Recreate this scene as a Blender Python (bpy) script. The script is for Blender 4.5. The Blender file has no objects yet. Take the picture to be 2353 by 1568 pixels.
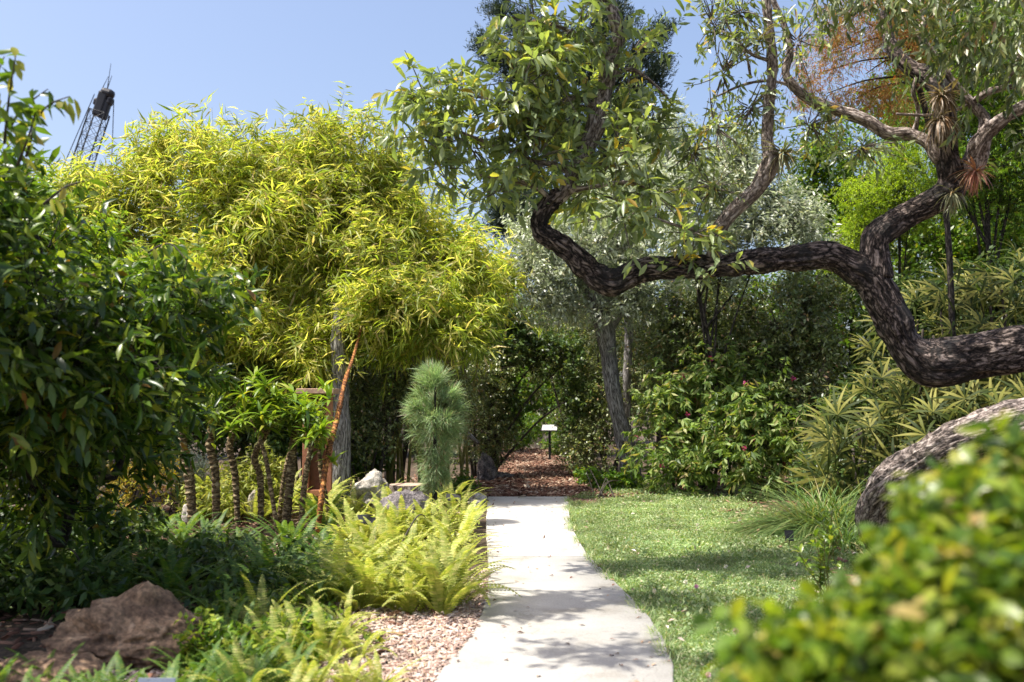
import bpy, math, random
import numpy as np
from mathutils import Vector, noise

sc = bpy.context.scene
COL = sc.collection
R = math.radians

# ------------------------------------------------------------------ camera, sky, sun, exposure
F = 2286.0          # focal length in photo units (photo 2353 units wide, horizon at y 930)
CX, CY = 1176.5, 784.0
CAMH = 1.6
TH = math.atan(146.0 / F)
cam = bpy.data.cameras.new('camera')
cam.sensor_width = 36.0
cam.lens = 36.0 * F / 2353.0
cam.clip_start = 0.05
cam.clip_end = 2000
cam.dof.use_dof = True
cam.dof.focus_distance = 13.0
cam.dof.aperture_fstop = 1.9
co = bpy.data.objects.new('camera', cam)
COL.objects.link(co)
co.location = (0, 0, CAMH)
co.rotation_euler = (R(90) + TH, 0, 0)
sc.camera = co

SUN_EL, SUN_AZ = 66.0, -106.0          # azimuth measured from +Y (ahead) towards +X
world = bpy.data.worlds.new('World')
sc.world = world
world.use_nodes = True
nt = world.node_tree
nt.nodes.clear()
sky = nt.nodes.new('ShaderNodeTexSky')
sky.sky_type = 'NISHITA'
sky.sun_disc = False
sky.sun_elevation = R(SUN_EL)
sky.sun_rotation = R(SUN_AZ)
sky.altitude = 0
sky.air_density = 1.0
sky.dust_density = 4.0
sky.ozone_density = 3.5
bg = nt.nodes.new('ShaderNodeBackground')
bg.inputs['Strength'].default_value = 0.135
wo = nt.nodes.new('ShaderNodeOutputWorld')
tint = nt.nodes.new('ShaderNodeMixRGB')
tint.blend_type = 'MULTIPLY'; tint.inputs[0].default_value = 1.0
tint.inputs[2].default_value = (1.2, 1.12, 1.09, 1)
nt.links.new(sky.outputs[0], tint.inputs[1])
nt.links.new(tint.outputs[0], bg.inputs[0])
nt.links.new(bg.outputs[0], wo.inputs[0])

sl = bpy.data.lights.new('sun', 'SUN')
sl.energy = 5.0
sl.angle = R(0.5)
sl.color = (1.0, 0.95, 0.86)
so = bpy.data.objects.new('sun', sl)
COL.objects.link(so)
sd = Vector((math.sin(R(SUN_AZ)) * math.cos(R(SUN_EL)), math.cos(R(SUN_AZ)) * math.cos(R(SUN_EL)), math.sin(R(SUN_EL))))
so.rotation_euler = sd.to_track_quat('Z', 'Y').to_euler()

sc.view_settings.view_transform = 'Standard'
sc.view_settings.look = 'None'
sc.view_settings.exposure = 0.78
sc.view_settings.gamma = 1.0
sc.view_settings.use_curve_mapping = False
sc.cycles.max_bounces = 6
sc.cycles.diffuse_bounces = 3
sc.cycles.glossy_bounces = 2
sc.cycles.transmission_bounces = 4
sc.cycles.use_fast_gi = False

# ------------------------------------------------------------------ helpers
def P(px, py, d):
    u = (px - CX) / F
    v = (CY - py) / F
    y = math.cos(TH) - v * math.sin(TH)
    z = math.sin(TH) + v * math.cos(TH)
    s = d / y
    return Vector((u * s, d, CAMH + z * s))

def gd(py):          # ground depth seen at photo row py
    v = (CY - py) / F
    y = math.cos(TH) - v * math.sin(TH)
    z = math.sin(TH) + v * math.cos(TH)
    return -CAMH * y / z

def G(px, py):
    return P(px, py, gd(py))

def tag(o, label=None, cat=None, group=None, kind=None):
    if label: o['label'] = label
    if cat: o['category'] = cat
    if group: o['group'] = group
    if kind: o['kind'] = kind
    return o

def empty(name, loc, label=None, cat=None, group=None):
    o = bpy.data.objects.new(name, None)
    o.empty_display_size = 0.1
    COL.objects.link(o)
    o.location = loc
    return tag(o, label, cat, group)

def mesh_from(name, batches, smooth=False, attr=None):
    """batches: list of (V (n,3), F (m,k))"""
    Vs, loops, starts, off, ls = [], [], [], 0, 0
    for V, Fc in batches:
        V = np.asarray(V, dtype=np.float32).reshape(-1, 3)
        Fc = np.asarray(Fc, dtype=np.int64)
        if len(Fc) == 0: continue
        Vs.append(V)
        k = Fc.shape[1]
        loops.append((Fc + off).ravel())
        starts.append(np.arange(len(Fc)) * k + ls)
        ls += len(Fc) * k
        off += len(V)
    V = np.concatenate(Vs); L = np.concatenate(loops); S = np.concatenate(starts)
    me = bpy.data.meshes.new(name)
    me.vertices.add(len(V)); me.vertices.foreach_set('co', V.ravel())
    me.loops.add(len(L)); me.loops.foreach_set('vertex_index', L.astype(np.int32))
    me.polygons.add(len(S)); me.polygons.foreach_set('loop_start', S.astype(np.int32))
    if smooth:
        me.polygons.foreach_set('use_smooth', np.ones(len(S), dtype=bool))
    if attr is not None:
        a = me.attributes.new('bark', 'FLOAT_VECTOR', 'POINT')
        a.data.foreach_set('vector', np.asarray(attr, dtype=np.float32).ravel())
    me.update(calc_edges=True)
    return me

def mk(name, batches, m, parent=None, smooth=False, attr=None, loc=None):
    base = np.array(parent.location if parent is not None else (loc if loc is not None else (0, 0, 0)), dtype=np.float32)
    if isinstance(batches, tuple): batches = [batches]
    b2 = [(np.asarray(V, dtype=np.float32).reshape(-1, 3) - base, Fc) for V, Fc in batches]
    me = mesh_from(name, b2, smooth, attr)
    me.materials.append(m)
    o = bpy.data.objects.new(name, me)
    COL.objects.link(o)
    if parent is not None: o.parent = parent
    elif loc is not None: o.location = loc
    return o

def nrm(a):
    return a / np.maximum(np.linalg.norm(a, axis=-1, keepdims=True), 1e-9)

# leaf templates: x along, y across, z up  (verts, quads)
T_DIA = (np.array([(0, 0, 0), (.45, .5, .03), (1, 0, -.06), (.45, -.5, .03)]), np.array([(0, 3, 2, 1)]))
T_FOLD = (np.array([(0, 0, 0), (.42, .5, .07), (.5, 0, 0), (.42, -.5, .07), (1, 0, -.14)]), np.array([(0, 2, 4, 1), (0, 3, 4, 2)]))
T_LEAF = (np.array([(0, 0, 0), (.22, .34, .05), (.26, 0, .02), (.22, -.34, .05), (.6, .46, .03), (.62, 0, -.03), (.6, -.46, .03), (1, 0, -.16)]),
          np.array([(0, 2, 1, 1), (0, 3, 2, 2), (1, 2, 5, 4), (2, 3, 6, 5), (4, 5, 7, 7), (5, 6, 7, 7)]))
def strip(n, droop, fold=0.0, taper=1.0, base=.55):
    V, Fq = [], []
    for i in range(n + 1):
        t = i / n
        w = 0.5 * (1 - t ** 2 * taper) * (base + (1 - base) * min(1, t * 2.6))
        z = -droop * t * t
        V += [(t * (1 - .25 * droop * t), w, z + fold * w), (t * (1 - .25 * droop * t), -w, z + fold * w)]
        if i: Fq.append((2 * i - 2, 2 * i - 1, 2 * i + 1, 2 * i))
    return np.array(V), np.array(Fq)
T_STRIP3 = strip(3, .35)
T_STRIP5 = strip(5, .75)
T_STRIP2 = strip(2, .12)

def fixq(Fq):
    """split degenerate quads off as triangles"""
    tri = np.array([f[:3] for f in Fq if f[2] == f[3]]).reshape(-1, 3)
    quad = np.array([f for f in Fq if f[2] != f[3]]).reshape(-1, 4)
    return tri, quad

def scatter(T, pos, d, up, L, W):
    tv, tf = T
    n = len(pos)
    X = nrm(d)
    Y = nrm(np.cross(up, X))
    Z = np.cross(X, Y)
    L = np.broadcast_to(np.asarray(L, dtype=float), (n,))[:, None, None]
    W = np.broadcast_to(np.asarray(W, dtype=float), (n,))[:, None, None]
    V = (pos[:, None, :] + X[:, None, :] * tv[None, :, 0:1] * L + Y[:, None, :] * tv[None, :, 1:2] * W
         + Z[:, None, :] * tv[None, :, 2:3] * L)
    k = len(tv)
    off = (np.arange(n) * k)[:, None, None]
    tri, quad = fixq(tf)
    out = []
    V = V.reshape(-1, 3)
    # one vertex block, two face batches -> keep islands joined: triangulate quads when tris are present
    if len(tri):
        q2 = np.concatenate([quad[:, [0, 1, 2]], quad[:, [0, 2, 3]]]) if len(quad) else np.zeros((0, 3), int)
        allt = np.concatenate([tri, q2])
        out.append((V, (allt[None] + off).reshape(-1, 3)))
    else:
        out.append((V, (quad[None] + off).reshape(-1, 4)))
    return out

def rnd_unit(rng, n):
    v = rng.normal(size=(n, 3))
    return nrm(v)

def sines(pos, rng, freq, k=5):
    s = np.zeros(len(pos))
    for _ in range(k):
        w = rnd_unit(rng, 1)[0] * freq * rng.uniform(.6, 1.5)
        s += np.sin(pos @ w + rng.uniform(0, 6.28))
    return s / math.sqrt(k / 2)

def sample_blob(rng, c, r, n, shell=.45, gap=-.6, freq=None):
    """points in a lumpy ellipsoid biased to the shell, with noise gaps"""
    m = int(n * 1.9) + 8
    u = rnd_unit(rng, m)
    rad = rng.uniform(0, 1, m) ** shell
    lump = 1 + .24 * sines(u * 3, rng, 1.2)
    p = np.array(c) + u * (rad * lump)[:, None] * np.array(r)
    f = freq or 3.2 / max(r)
    keep = sines(p, rng, f) > gap + rng.normal(size=m) * .25
    p, u = p[keep][:n], u[keep][:n]
    return p, u

def twigs(rng, o, a, tl, k, L, W, T, droop=.3, spread=.9, jit=.25, updir=.8, zup=.7):
    """o origins, a directions, k leaves along each"""
    n = len(o)
    a = nrm(a)
    tl = tl * rng.uniform(.6, 1.3, n)
    t = (np.arange(k) + .3) / k
    t = np.broadcast_to(t, (n, k)) + rng.normal(size=(n, k)) * .04
    rad = rng.normal(size=(n, k, 3))
    A = np.broadcast_to(a[:, None, :], (n, k, 3))
    rad = rad - (rad * A).sum(-1, keepdims=True) * A
    rad = nrm(rad)
    pos = o[:, None, :] + A * (t * tl[:, None])[..., None]
    pos[..., 2] -= (t ** 2) * tl[:, None] * droop * .5
    d = A * (1 - .3 * t[..., None]) * .6 + rad * spread
    d[..., 2] -= droop
    up = rng.normal(size=(n, k, 3)) * (1 - zup)
    up[..., 2] += zup + .001
    Ls = L * rng.uniform(.6, 1.25, (n, k))
    Ws = W * rng.uniform(.75, 1.2, (n, k))
    return scatter(T, pos.reshape(-1, 3), d.reshape(-1, 3), up.reshape(-1, 3), Ls.ravel(), Ws.ravel())

def lines(rng, A, B, r0, r1=None, sag=0.0, seg=2):
    """thin 3-sided sticks from A to B (arrays)"""
    A = np.asarray(A, float); B = np.asarray(B, float)
    n = len(A)
    r1 = r0 * .5 if r1 is None else r1
    out = []
    ax = nrm(B - A)
    ref = np.tile(np.array([.3, .8, .5]), (n, 1))
    X = nrm(np.cross(ax, ref)); Y = np.cross(ax, X)
    rings = []
    wob = rng.normal(size=(n, 3)) * np.linalg.norm(B - A, axis=1)[:, None] * .06
    for i in range(seg + 1):
        t = i / seg
        c = A * (1 - t) + B * t + wob * math.sin(math.pi * t)
        c[:, 2] -= sag * math.sin(math.pi * t)
        r = (r0 * (1 - t) + r1 * t)
        r = np.broadcast_to(np.asarray(r, float), (n,))[:, None]
        ring = [c + X * math.cos(a) * r + Y * math.sin(a) * r for a in (0, 2.094, 4.189)]
        rings.append(np.stack(ring, 1))
    V = np.stack(rings, 1)          # n, seg+1, 3, 3
    Fq = []
    for i in range(seg):
        for j in range(3):
            Fq.append((i * 3 + j, i * 3 + (j + 1) % 3, (i + 1) * 3 + (j + 1) % 3, (i + 1) * 3 + j))
    Fq = np.array(Fq)
    k = (seg + 1) * 3
    return [(V.reshape(-1, 3), (Fq[None] + (np.arange(n) * k)[:, None, None]).reshape(-1, 4))]

def catmull(pts, rad, step):
    pts = [Vector(p) for p in pts]
    P0 = [pts[0] * 2 - pts[1]] + pts + [pts[-1] * 2 - pts[-2]]
    R0 = [rad[0]] + list(rad) + [rad[-1]]
    out, rr = [], []
    for i in range(1, len(P0) - 2):
        a, b, c, d = P0[i - 1], P0[i], P0[i + 1], P0[i + 2]
        n = max(1, int((c - b).length / step))
        for j in range(n):
            t = j / n
            out.append(.5 * ((2 * b) + (c - a) * t + (2 * a - 5 * b + 4 * c - d) * t * t + (3 * b - a - 3 * c + d) * t ** 3))
            s = t * t * (3 - 2 * t)
            rr.append(R0[i] * (1 - s) + R0[i + 1] * s)
    out.append(pts[-1]); rr.append(rad[-1])
    return out, rr

def tube(pts, rad, step=.05, sides=14, rough=.0, ridges=0, seed=0, caps=True, lump=0.0, rings=0.0, ringgap=.1):
    """returns V, F, attr"""
    c, r = catmull(pts, rad, step)
    n = len(c)
    V = np.zeros((n, sides, 3)); AT = np.zeros((n, sides, 3))
    t = (c[1] - c[0]).normalized()
    x = t.cross(Vector((.2, .9, .3))).normalized()
    s = 0
    ph = seed * 7.31
    for i in range(n):
        if i:
            t = (c[min(i + 1, n - 1)] - c[i - 1]).normalized()
            s += (c[i] - c[i - 1]).length
        x = (x - t * x.dot(t)).normalized()
        y = t.cross(x)
        rr = r[i]
        if lump: rr *= 1 + lump * noise.noise(Vector((ph, s / max(r[i], .02) * .35, 1.7)))
        if rings: rr *= 1 + rings * (abs(((s / ringgap) % 1) - .5) * 2) ** 3
        for j in range(sides):
            a = 2 * math.pi * j / sides
            ca, sa = math.cos(a), math.sin(a)
            q = rr
            if rough:
                k = 1.0 / max(r[i], .03)
                n1 = noise.noise(Vector((ca * ridges + ph, sa * ridges, s * 2.2)))
                n2 = noise.noise(Vector((ca * ridges * 2.3, sa * ridges * 2.3 + ph, s * 6)))
                q = rr + rough * (1 - 2.4 * abs(n1)) + rough * .5 * n2
                q += rr * .09 * noise.noise(Vector((ca * 1.1, sa * 1.1 + ph, s * 1.8)))
            p = c[i] + x * (ca * q) + y * (sa * q)
            V[i, j] = p
            AT[i, j] = (ca * r[i], sa * r[i], s + seed * 3.3)
    Fq = []
    for i in range(n - 1):
        for j in range(sides):
            k = (j + 1) % sides
            Fq.append((i * sides + j, i * sides + k, (i + 1) * sides + k, (i + 1) * sides + j))
    V = V.reshape(-1, 3); AT = AT.reshape(-1, 3)
    if caps:
        V = np.concatenate([V, [np.array(c[0]), np.array(c[-1] + t * r[-1] * .4)]]); AT = np.concatenate([AT, [AT[0], AT[-1]]])
        a0, a1 = n * sides, n * sides + 1
        for j in range(sides):
            k = (j + 1) % sides
            Fq.append((a0, k, j, j)); Fq.append((a1, (n - 1) * sides + j, (n - 1) * sides + k, (n - 1) * sides + k))
    tri = [f[:3] for f in Fq if f[2] == f[3]]; quad = [f for f in Fq if f[2] != f[3]]
    return V, quad, tri, AT

def tubes_obj(name, tl, m, parent, smooth=True):
    """several tubes as one mesh of one part (welded by overlap)"""
    Vs, AT, quads, tris, off = [], [], [], [], 0
    for V, q, t, a in tl:
        Vs.append(V); AT.append(a)
        quads += [tuple(i + off for i in f) for f in q]
        tris += [tuple(i + off for i in f) for f in t]
        off += len(V)
    V = np.concatenate(Vs); A = np.concatenate(AT)
    base = np.array(parent.location if parent is not None else (0, 0, 0))
    me = bpy.data.meshes.new(name)
    me.from_pydata((V - base).tolist(), [], quads + tris)
    me.polygons.foreach_set('use_smooth', [smooth] * len(me.polygons))
    a = me.attributes.new('bark', 'FLOAT_VECTOR', 'POINT')
    a.data.foreach_set('vector', A.astype(np.float32).ravel())
    me.materials.append(m)
    o = bpy.data.objects.new(name, me)
    COL.objects.link(o)
    if parent is not None: o.parent = parent
    return o

# ------------------------------------------------------------------ materials
def new_mat(name):
    m = bpy.data.materials.new(name)
    m.use_nodes = True
    m.node_tree.nodes.clear()
    return m, m.node_tree, m.node_tree.nodes, m.node_tree.links

def ramp(N, cols):
    r = N.new('ShaderNodeValToRGB')
    e = r.color_ramp.elements
    while len(e) > 1: e.remove(e[-1])
    e[0].position, e[0].color = cols[0][0], (*cols[0][1], 1)
    for p, c in cols[1:]:
        x = e.new(p); x.color = (*c, 1)
    return r

def leaf_mat(name, cols, trans=.4, rough=.45, tcol=(1.35, 1.3, .5), clump=.25, spec=.4):
    m, t, N, K = new_mat(name)
    geo = N.new('ShaderNodeNewGeometry'); oi = N.new('ShaderNodeObjectInfo')
    r = ramp(N, cols)
    K.new(geo.outputs['Random Per Island'], r.inputs[0])
    tc = N.new('ShaderNodeTexCoord'); nz = N.new('ShaderNodeTexNoise')
    nz.inputs['Scale'].default_value = 1.3; nz.inputs['Detail'].default_value = 2
    K.new(tc.outputs['Object'], nz.inputs['Vector'])
    mr = N.new('ShaderNodeMapRange'); mr.inputs[1].default_value = .3; mr.inputs[2].default_value = .7
    mr.inputs[3].default_value = 1 - clump; mr.inputs[4].default_value = 1 + clump
    K.new(nz.outputs[0], mr.inputs[0])
    mo = N.new('ShaderNodeMapRange'); mo.inputs[3].default_value = .85; mo.inputs[4].default_value = 1.15
    K.new(oi.outputs['Random'], mo.inputs[0])
    mm = N.new('ShaderNodeMath'); mm.operation = 'MULTIPLY'
    K.new(mr.outputs[0], mm.inputs[0]); K.new(mo.outputs[0], mm.inputs[1])
    sc_ = N.new('ShaderNodeVectorMath'); sc_.operation = 'SCALE'
    K.new(r.outputs[0], sc_.inputs[0]); K.new(mm.outputs[0], sc_.inputs['Scale'])
    tv = N.new('ShaderNodeVectorMath'); tv.operation = 'MULTIPLY'
    K.new(sc_.outputs[0], tv.inputs[0]); tv.inputs[1].default_value = tcol
    b = N.new('ShaderNodeBsdfPrincipled')
    K.new(sc_.outputs[0], b.inputs['Base Color'])
    b.inputs['Roughness'].default_value = rough
    b.inputs['Specular IOR Level'].default_value = spec
    tr = N.new('ShaderNodeBsdfTranslucent'); K.new(tv.outputs[0], tr.inputs[0])
    mx = N.new('ShaderNodeMixShader'); mx.inputs[0].default_value = trans
    o = N.new('ShaderNodeOutputMaterial')
    K.new(b.outputs[0], mx.inputs[1]); K.new(tr.outputs[0], mx.inputs[2]); K.new(mx.outputs[0], o.inputs[0])
    return m

def bark_mat(name, dark, mid, light, su=26, sv=5, bump=.6, lichen=None, moss=0.0):
    m, t, N, K = new_mat(name)
    at = N.new('ShaderNodeAttribute'); at.attribute_name = 'bark'
    mp = N.new('ShaderNodeMapping'); mp.inputs['Scale'].default_value = (su, su, sv)
    K.new(at.outputs['Vector'], mp.inputs[0])
    v = N.new('ShaderNodeTexNoise'); v.inputs['Scale'].default_value = 1.0; v.inputs['Detail'].default_value = 5; v.inputs['Roughness'].default_value = .55; v.inputs['Distortion'].default_value = .6
    K.new(mp.outputs[0], v.inputs['Vector'])
    s1 = N.new('ShaderNodeMath'); s1.operation = 'SUBTRACT'; s1.inputs[1].default_value = .5; K.new(v.outputs[0], s1.inputs[0])
    s2 = N.new('ShaderNodeMath'); s2.operation = 'ABSOLUTE'; K.new(s1.outputs[0], s2.inputs[0])
    nz = N.new('ShaderNodeTexNoise'); nz.inputs['Scale'].default_value = 2.6; nz.inputs['Detail'].default_value = 9; nz.inputs['Roughness'].default_value = .72
    K.new(mp.outputs[0], nz.inputs['Vector'])
    h = N.new('ShaderNodeMath'); h.operation = 'MULTIPLY_ADD'; h.inputs[1].default_value = 2.4
    K.new(s2.outputs[0], h.inputs[0]); K.new(nz.outputs[0], h.inputs[2])
    r = ramp(N, [(.5, dark), (.68, mid), (.88, light)])
    K.new(h.outputs[0], r.inputs[0])
    col = r.outputs[0]
    big = N.new('ShaderNodeTexNoise'); big.inputs['Scale'].default_value = 3.0; big.inputs['Detail'].default_value = 6; big.inputs['Roughness'].default_value = .7
    K.new(at.outputs['Vector'], big.inputs['Vector'])
    if lichen:
        rr = ramp(N, [(.5, (0, 0, 0)), (.62, (1, 1, 1))]); K.new(big.outputs[0], rr.inputs[0])
        mx = N.new('ShaderNodeMixRGB'); K.new(rr.outputs[0], mx.inputs[0]); K.new(col, mx.inputs[1]); mx.inputs[2].default_value = (*lichen, 1)
        ms = N.new('ShaderNodeMixRGB'); ms.blend_type = 'MULTIPLY'; ms.inputs[0].default_value = .6
        rg = ramp(N, [(.3, (.3, .3, .3)), (.8, (1, 1, 1))]); K.new(h.outputs[0], rg.inputs[0])
        K.new(mx.outputs[0], ms.inputs[1]); K.new(rg.outputs[0], ms.inputs[2]); col = ms.outputs[0]
    b = N.new('ShaderNodeBsdfPrincipled'); b.inputs['Roughness'].default_value = .85; b.inputs['Specular IOR Level'].default_value = .25
    K.new(col, b.inputs['Base Color'])
    bp = N.new('ShaderNodeBump'); bp.inputs['Strength'].default_value = bump; bp.inputs['Distance'].default_value = .03
    K.new(h.outputs[0], bp.inputs['Height']); K.new(bp.outputs[0], b.inputs['Normal'])
    o = N.new('ShaderNodeOutputMaterial'); K.new(b.outputs[0], o.inputs[0])
    return m

def noise_mat(name, cols, scale=8, detail=6, bump=.3, rough=.85, dist=.02, scale2=None, cols2=None, spec=.3, metallic=0.0):
    m, t, N, K = new_mat(name)
    tc = N.new('ShaderNodeTexCoord')
    nz = N.new('ShaderNodeTexNoise'); nz.inputs['Scale'].default_value = scale; nz.inputs['Detail'].default_value = detail; nz.inputs['Roughness'].default_value = .65
    K.new(tc.outputs['Object'], nz.inputs['Vector'])
    r = ramp(N, cols); K.new(nz.outputs[0], r.inputs[0]); col = r.outputs[0]
    if cols2:
        n2 = N.new('ShaderNodeTexNoise'); n2.inputs['Scale'].default_value = scale2; n2.inputs['Detail'].default_value = 5
        K.new(tc.outputs['Object'], n2.inputs['Vector'])
        r2 = ramp(N, cols2); K.new(n2.outputs[0], r2.inputs[0])
        mx = N.new('ShaderNodeMixRGB'); mx.blend_type = 'MULTIPLY'; mx.inputs[0].default_value = 1
        K.new(col, mx.inputs[1]); K.new(r2.outputs[0], mx.inputs[2]); col = mx.outputs[0]
    b = N.new('ShaderNodeBsdfPrincipled'); b.inputs['Roughness'].default_value = rough; b.inputs['Specular IOR Level'].default_value = spec
    b.inputs['Metallic'].default_value = metallic
    K.new(col, b.inputs['Base Color'])
    if bump:
        bp = N.new('ShaderNodeBump'); bp.inputs['Strength'].default_value = bump; bp.inputs['Distance'].default_value = dist
        K.new(nz.outputs[0], bp.inputs['Height']); K.new(bp.outputs[0], b.inputs['Normal'])
    o = N.new('ShaderNodeOutputMaterial'); K.new(b.outputs[0], o.inputs[0])
    return m

def plain(name, col, rough=.5, metallic=0):
    m, t, N, K = new_mat(name)
    b = N.new('ShaderNodeBsdfPrincipled'); b.inputs['Base Color'].default_value = (*col, 1)
    b.inputs['Roughness'].default_value = rough; b.inputs['Metallic'].default_value = metallic
    o = N.new('ShaderNodeOutputMaterial'); K.new(b.outputs[0], o.inputs[0])
    return m

M = {}
M['bamboo'] = leaf_mat('bamboo_leaf', [(0, (.22, .31, .05)), (.3, (.34, .4, .065)), (.6, (.5, .51, .1)), (.82, (.68, .63, .22)), (.93, (.62, .48, .26)), (1, (.18, .3, .05))], trans=.55, tcol=(1.35, 1.4, .6))
M['bambooD'] = leaf_mat('bamboo_green_leaf', [(0, (.12, .19, .015)), (.5, (.25, .34, .04)), (.85, (.38, .43, .07)), (1, (.45, .38, .12))], trans=.5)
M['darkleaf'] = leaf_mat('dark_glossy_leaf', [(0, (.03, .07, .012)), (.4, (.06, .13, .018)), (.7, (.13, .22, .025)), (.97, (.32, .4, .05)), (1, (.3, .14, .03))], trans=.45, rough=.35, spec=.6)
M['main'] = leaf_mat('grey_green_leaf', [(0, (.14, .19, .09)), (.4, (.22, .28, .14)), (.7, (.32, .38, .17)), (.93, (.42, .46, .14)), (.98, (.5, .38, .08)), (1, (.5, .32, .07))], trans=.42, rough=.32, spec=.7, tcol=(1.3, 1.35, .4))
M['silver'] = leaf_mat('silver_leaf', [(0, (.26, .3, .18)), (.5, (.45, .49, .36)), (.85, (.64, .67, .56)), (1, (.45, .4, .22))], trans=.35, rough=.4, spec=.6, tcol=(1, 1.1, .7))
M['lime'] = leaf_mat('lime_feather_leaf', [(0, (.14, .23, .025)), (.5, (.24, .34, .035)), (1, (.36, .42, .06))], trans=.5, tcol=(1.3, 1.35, .4))
M['green'] = leaf_mat('fresh_green_leaf', [(0, (.06, .13, .015)), (.5, (.1, .2, .02)), (.85, (.17, .28, .03)), (1, (.3, .3, .04))], trans=.42, rough=.4)
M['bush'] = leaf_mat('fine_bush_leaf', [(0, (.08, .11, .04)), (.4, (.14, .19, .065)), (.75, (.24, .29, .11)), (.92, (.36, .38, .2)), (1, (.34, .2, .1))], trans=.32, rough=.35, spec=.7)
M['deep'] = leaf_mat('deep_green_leaf', [(0, (.035, .07, .02)), (.5, (.065, .12, .03)), (.85, (.12, .18, .04)), (1, (.2, .24, .06))], trans=.35, rough=.4)
M['yellowgreen'] = leaf_mat('yellow_green_leaf', [(0, (.05, .11, .015)), (.4, (.12, .21, .02)), (.75, (.24, .32, .03)), (.95, (.38, .38, .05)), (1, (.42, .28, .12))], trans=.5, rough=.35, spec=.6)
M['leafy'] = leaf_mat('sunlit_shrub_leaf', [(0, (.08, .17, .02)), (.5, (.18, .3, .03)), (.85, (.34, .42, .05)), (1, (.45, .45, .08))], trans=.48, rough=.35)
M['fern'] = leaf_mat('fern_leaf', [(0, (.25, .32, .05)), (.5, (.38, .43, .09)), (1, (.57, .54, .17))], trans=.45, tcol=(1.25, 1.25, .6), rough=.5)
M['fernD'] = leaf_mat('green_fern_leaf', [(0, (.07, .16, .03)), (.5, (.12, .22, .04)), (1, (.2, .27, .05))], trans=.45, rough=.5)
M['palm'] = leaf_mat('palm_leaf', [(0, (.02, .036, .006)), (.66, (.048, .068, .009)), (.88, (.12, .13, .016)), (.98, (.25, .24, .06)), (1, (.4, .3, .15))], trans=.3, rough=.6, spec=.2)
M['rust'] = leaf_mat('rusty_needle', [(0, (.26, .11, .03)), (.35, (.42, .2, .06)), (.6, (.42, .28, .08)), (.8, (.26, .28, .06)), (1, (.14, .22, .04))], trans=.4, tcol=(1.3, .9, .5))
M['needle'] = leaf_mat('pine_needle', [(0, (.2, .3, .13)), (.45, (.34, .48, .24)), (.8, (.52, .62, .38)), (.9, (.42, .36, .22)), (1, (.3, .22, .13))], trans=.35, rough=.4, tcol=(1, 1.1, .6))
M['conifer'] = leaf_mat('dark_conifer', [(0, (.018, .04, .022)), (.6, (.035, .065, .035)), (1, (.06, .09, .04))], trans=.15, rough=.6)
M['grassblade'] = leaf_mat('tall_grass_blade', [(0, (.09, .17, .05)), (.6, (.16, .26, .08)), (.9, (.28, .32, .12)), (1, (.4, .33, .18))], trans=.35, rough=.4)
M['lawn'] = leaf_mat('lawn_leaf', [(0, (.11, .19, .06)), (.35, (.2, .3, .11)), (.65, (.31, .41, .18)), (.9, (.44, .48, .27)), (1, (.48, .4, .27))], trans=.35, rough=.5, clump=.35)
M['twigbark'] = noise_mat('twig_bark', [(.3, (.07, .055, .045)), (.7, (.2, .17, .14))], scale=14, bump=.2)
M['twigdark'] = noise_mat('dark_twig_bark', [(.3, (.03, .024, .02)), (.7, (.09, .075, .06))], scale=14, bump=.2)
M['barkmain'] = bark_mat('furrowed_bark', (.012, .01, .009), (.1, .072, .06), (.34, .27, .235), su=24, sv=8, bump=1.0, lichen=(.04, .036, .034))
M['barkroot'] = bark_mat('sunlit_trunk_bark', (.05, .04, .036), (.3, .24, .21), (.6, .52, .47), su=24, sv=8, bump=1.0)  # lighter copy of the limb bark, with sunlight painted into its colour
M['barkpale'] = bark_mat('pale_limb_bark', (.08, .06, .05), (.3, .24, .205), (.58, .5, .45), su=24, sv=8, bump=.7)
M['barkgrey'] = bark_mat('grey_trunk_bark', (.06, .055, .05), (.26, .24, .23), (.42, .4, .39), su=30, sv=4, bump=.5)
M['barkdark'] = bark_mat('dark_trunk_bark', (.012, .01, .008), (.04, .034, .028), (.11, .09, .075), su=20, sv=6, bump=.6)
M['ringed'] = bark_mat('ringed_stem', (.05, .035, .02), (.2, .14, .07), (.42, .34, .2), su=10, sv=22, bump=.6)
M['redstem'] = bark_mat('orange_ringed_stem', (.06, .03, .015), (.26, .09, .025), (.5, .24, .07), su=12, sv=14, bump=.4)
M['culm'] = noise_mat('bamboo_culm', [(.3, (.12, .12, .03)), (.7, (.3, .27, .08))], scale=6, bump=.1, rough=.4)

# ------------------------------------------------------------------ ground, paths
def soil_mat():
    return noise_mat('soil_litter', [(.25, (.025, .018, .012)), (.45, (.07, .05, .033)), (.6, (.14, .1, .07)), (.75, (.28, .2, .15))], scale=22, detail=9, bump=.8, dist=.03,
                     scale2=.7, cols2=[(.3, (.55, .55, .5)), (.7, (1.1, 1.05, 1))])
def ground():
    n = 60
    xs = np.sign(np.linspace(-1, 1, n)) * (np.abs(np.linspace(-1, 1, n)) ** 2.2) * 400
    ys = np.sign(np.linspace(-1, 1, n)) * (np.abs(np.linspace(-1, 1, n)) ** 2.2) * 400 + 10
    V = [(x, y, 0) for y in ys for x in xs]
    Fq = [(j * n + i, j * n + i + 1, (j + 1) * n + i + 1, (j + 1) * n + i) for j in range(n - 1) for i in range(n - 1)]
    o = mk('ground', (np.array(V), np.array(Fq)), soil_mat())
    tag(o, kind='structure')
ground()

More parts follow.
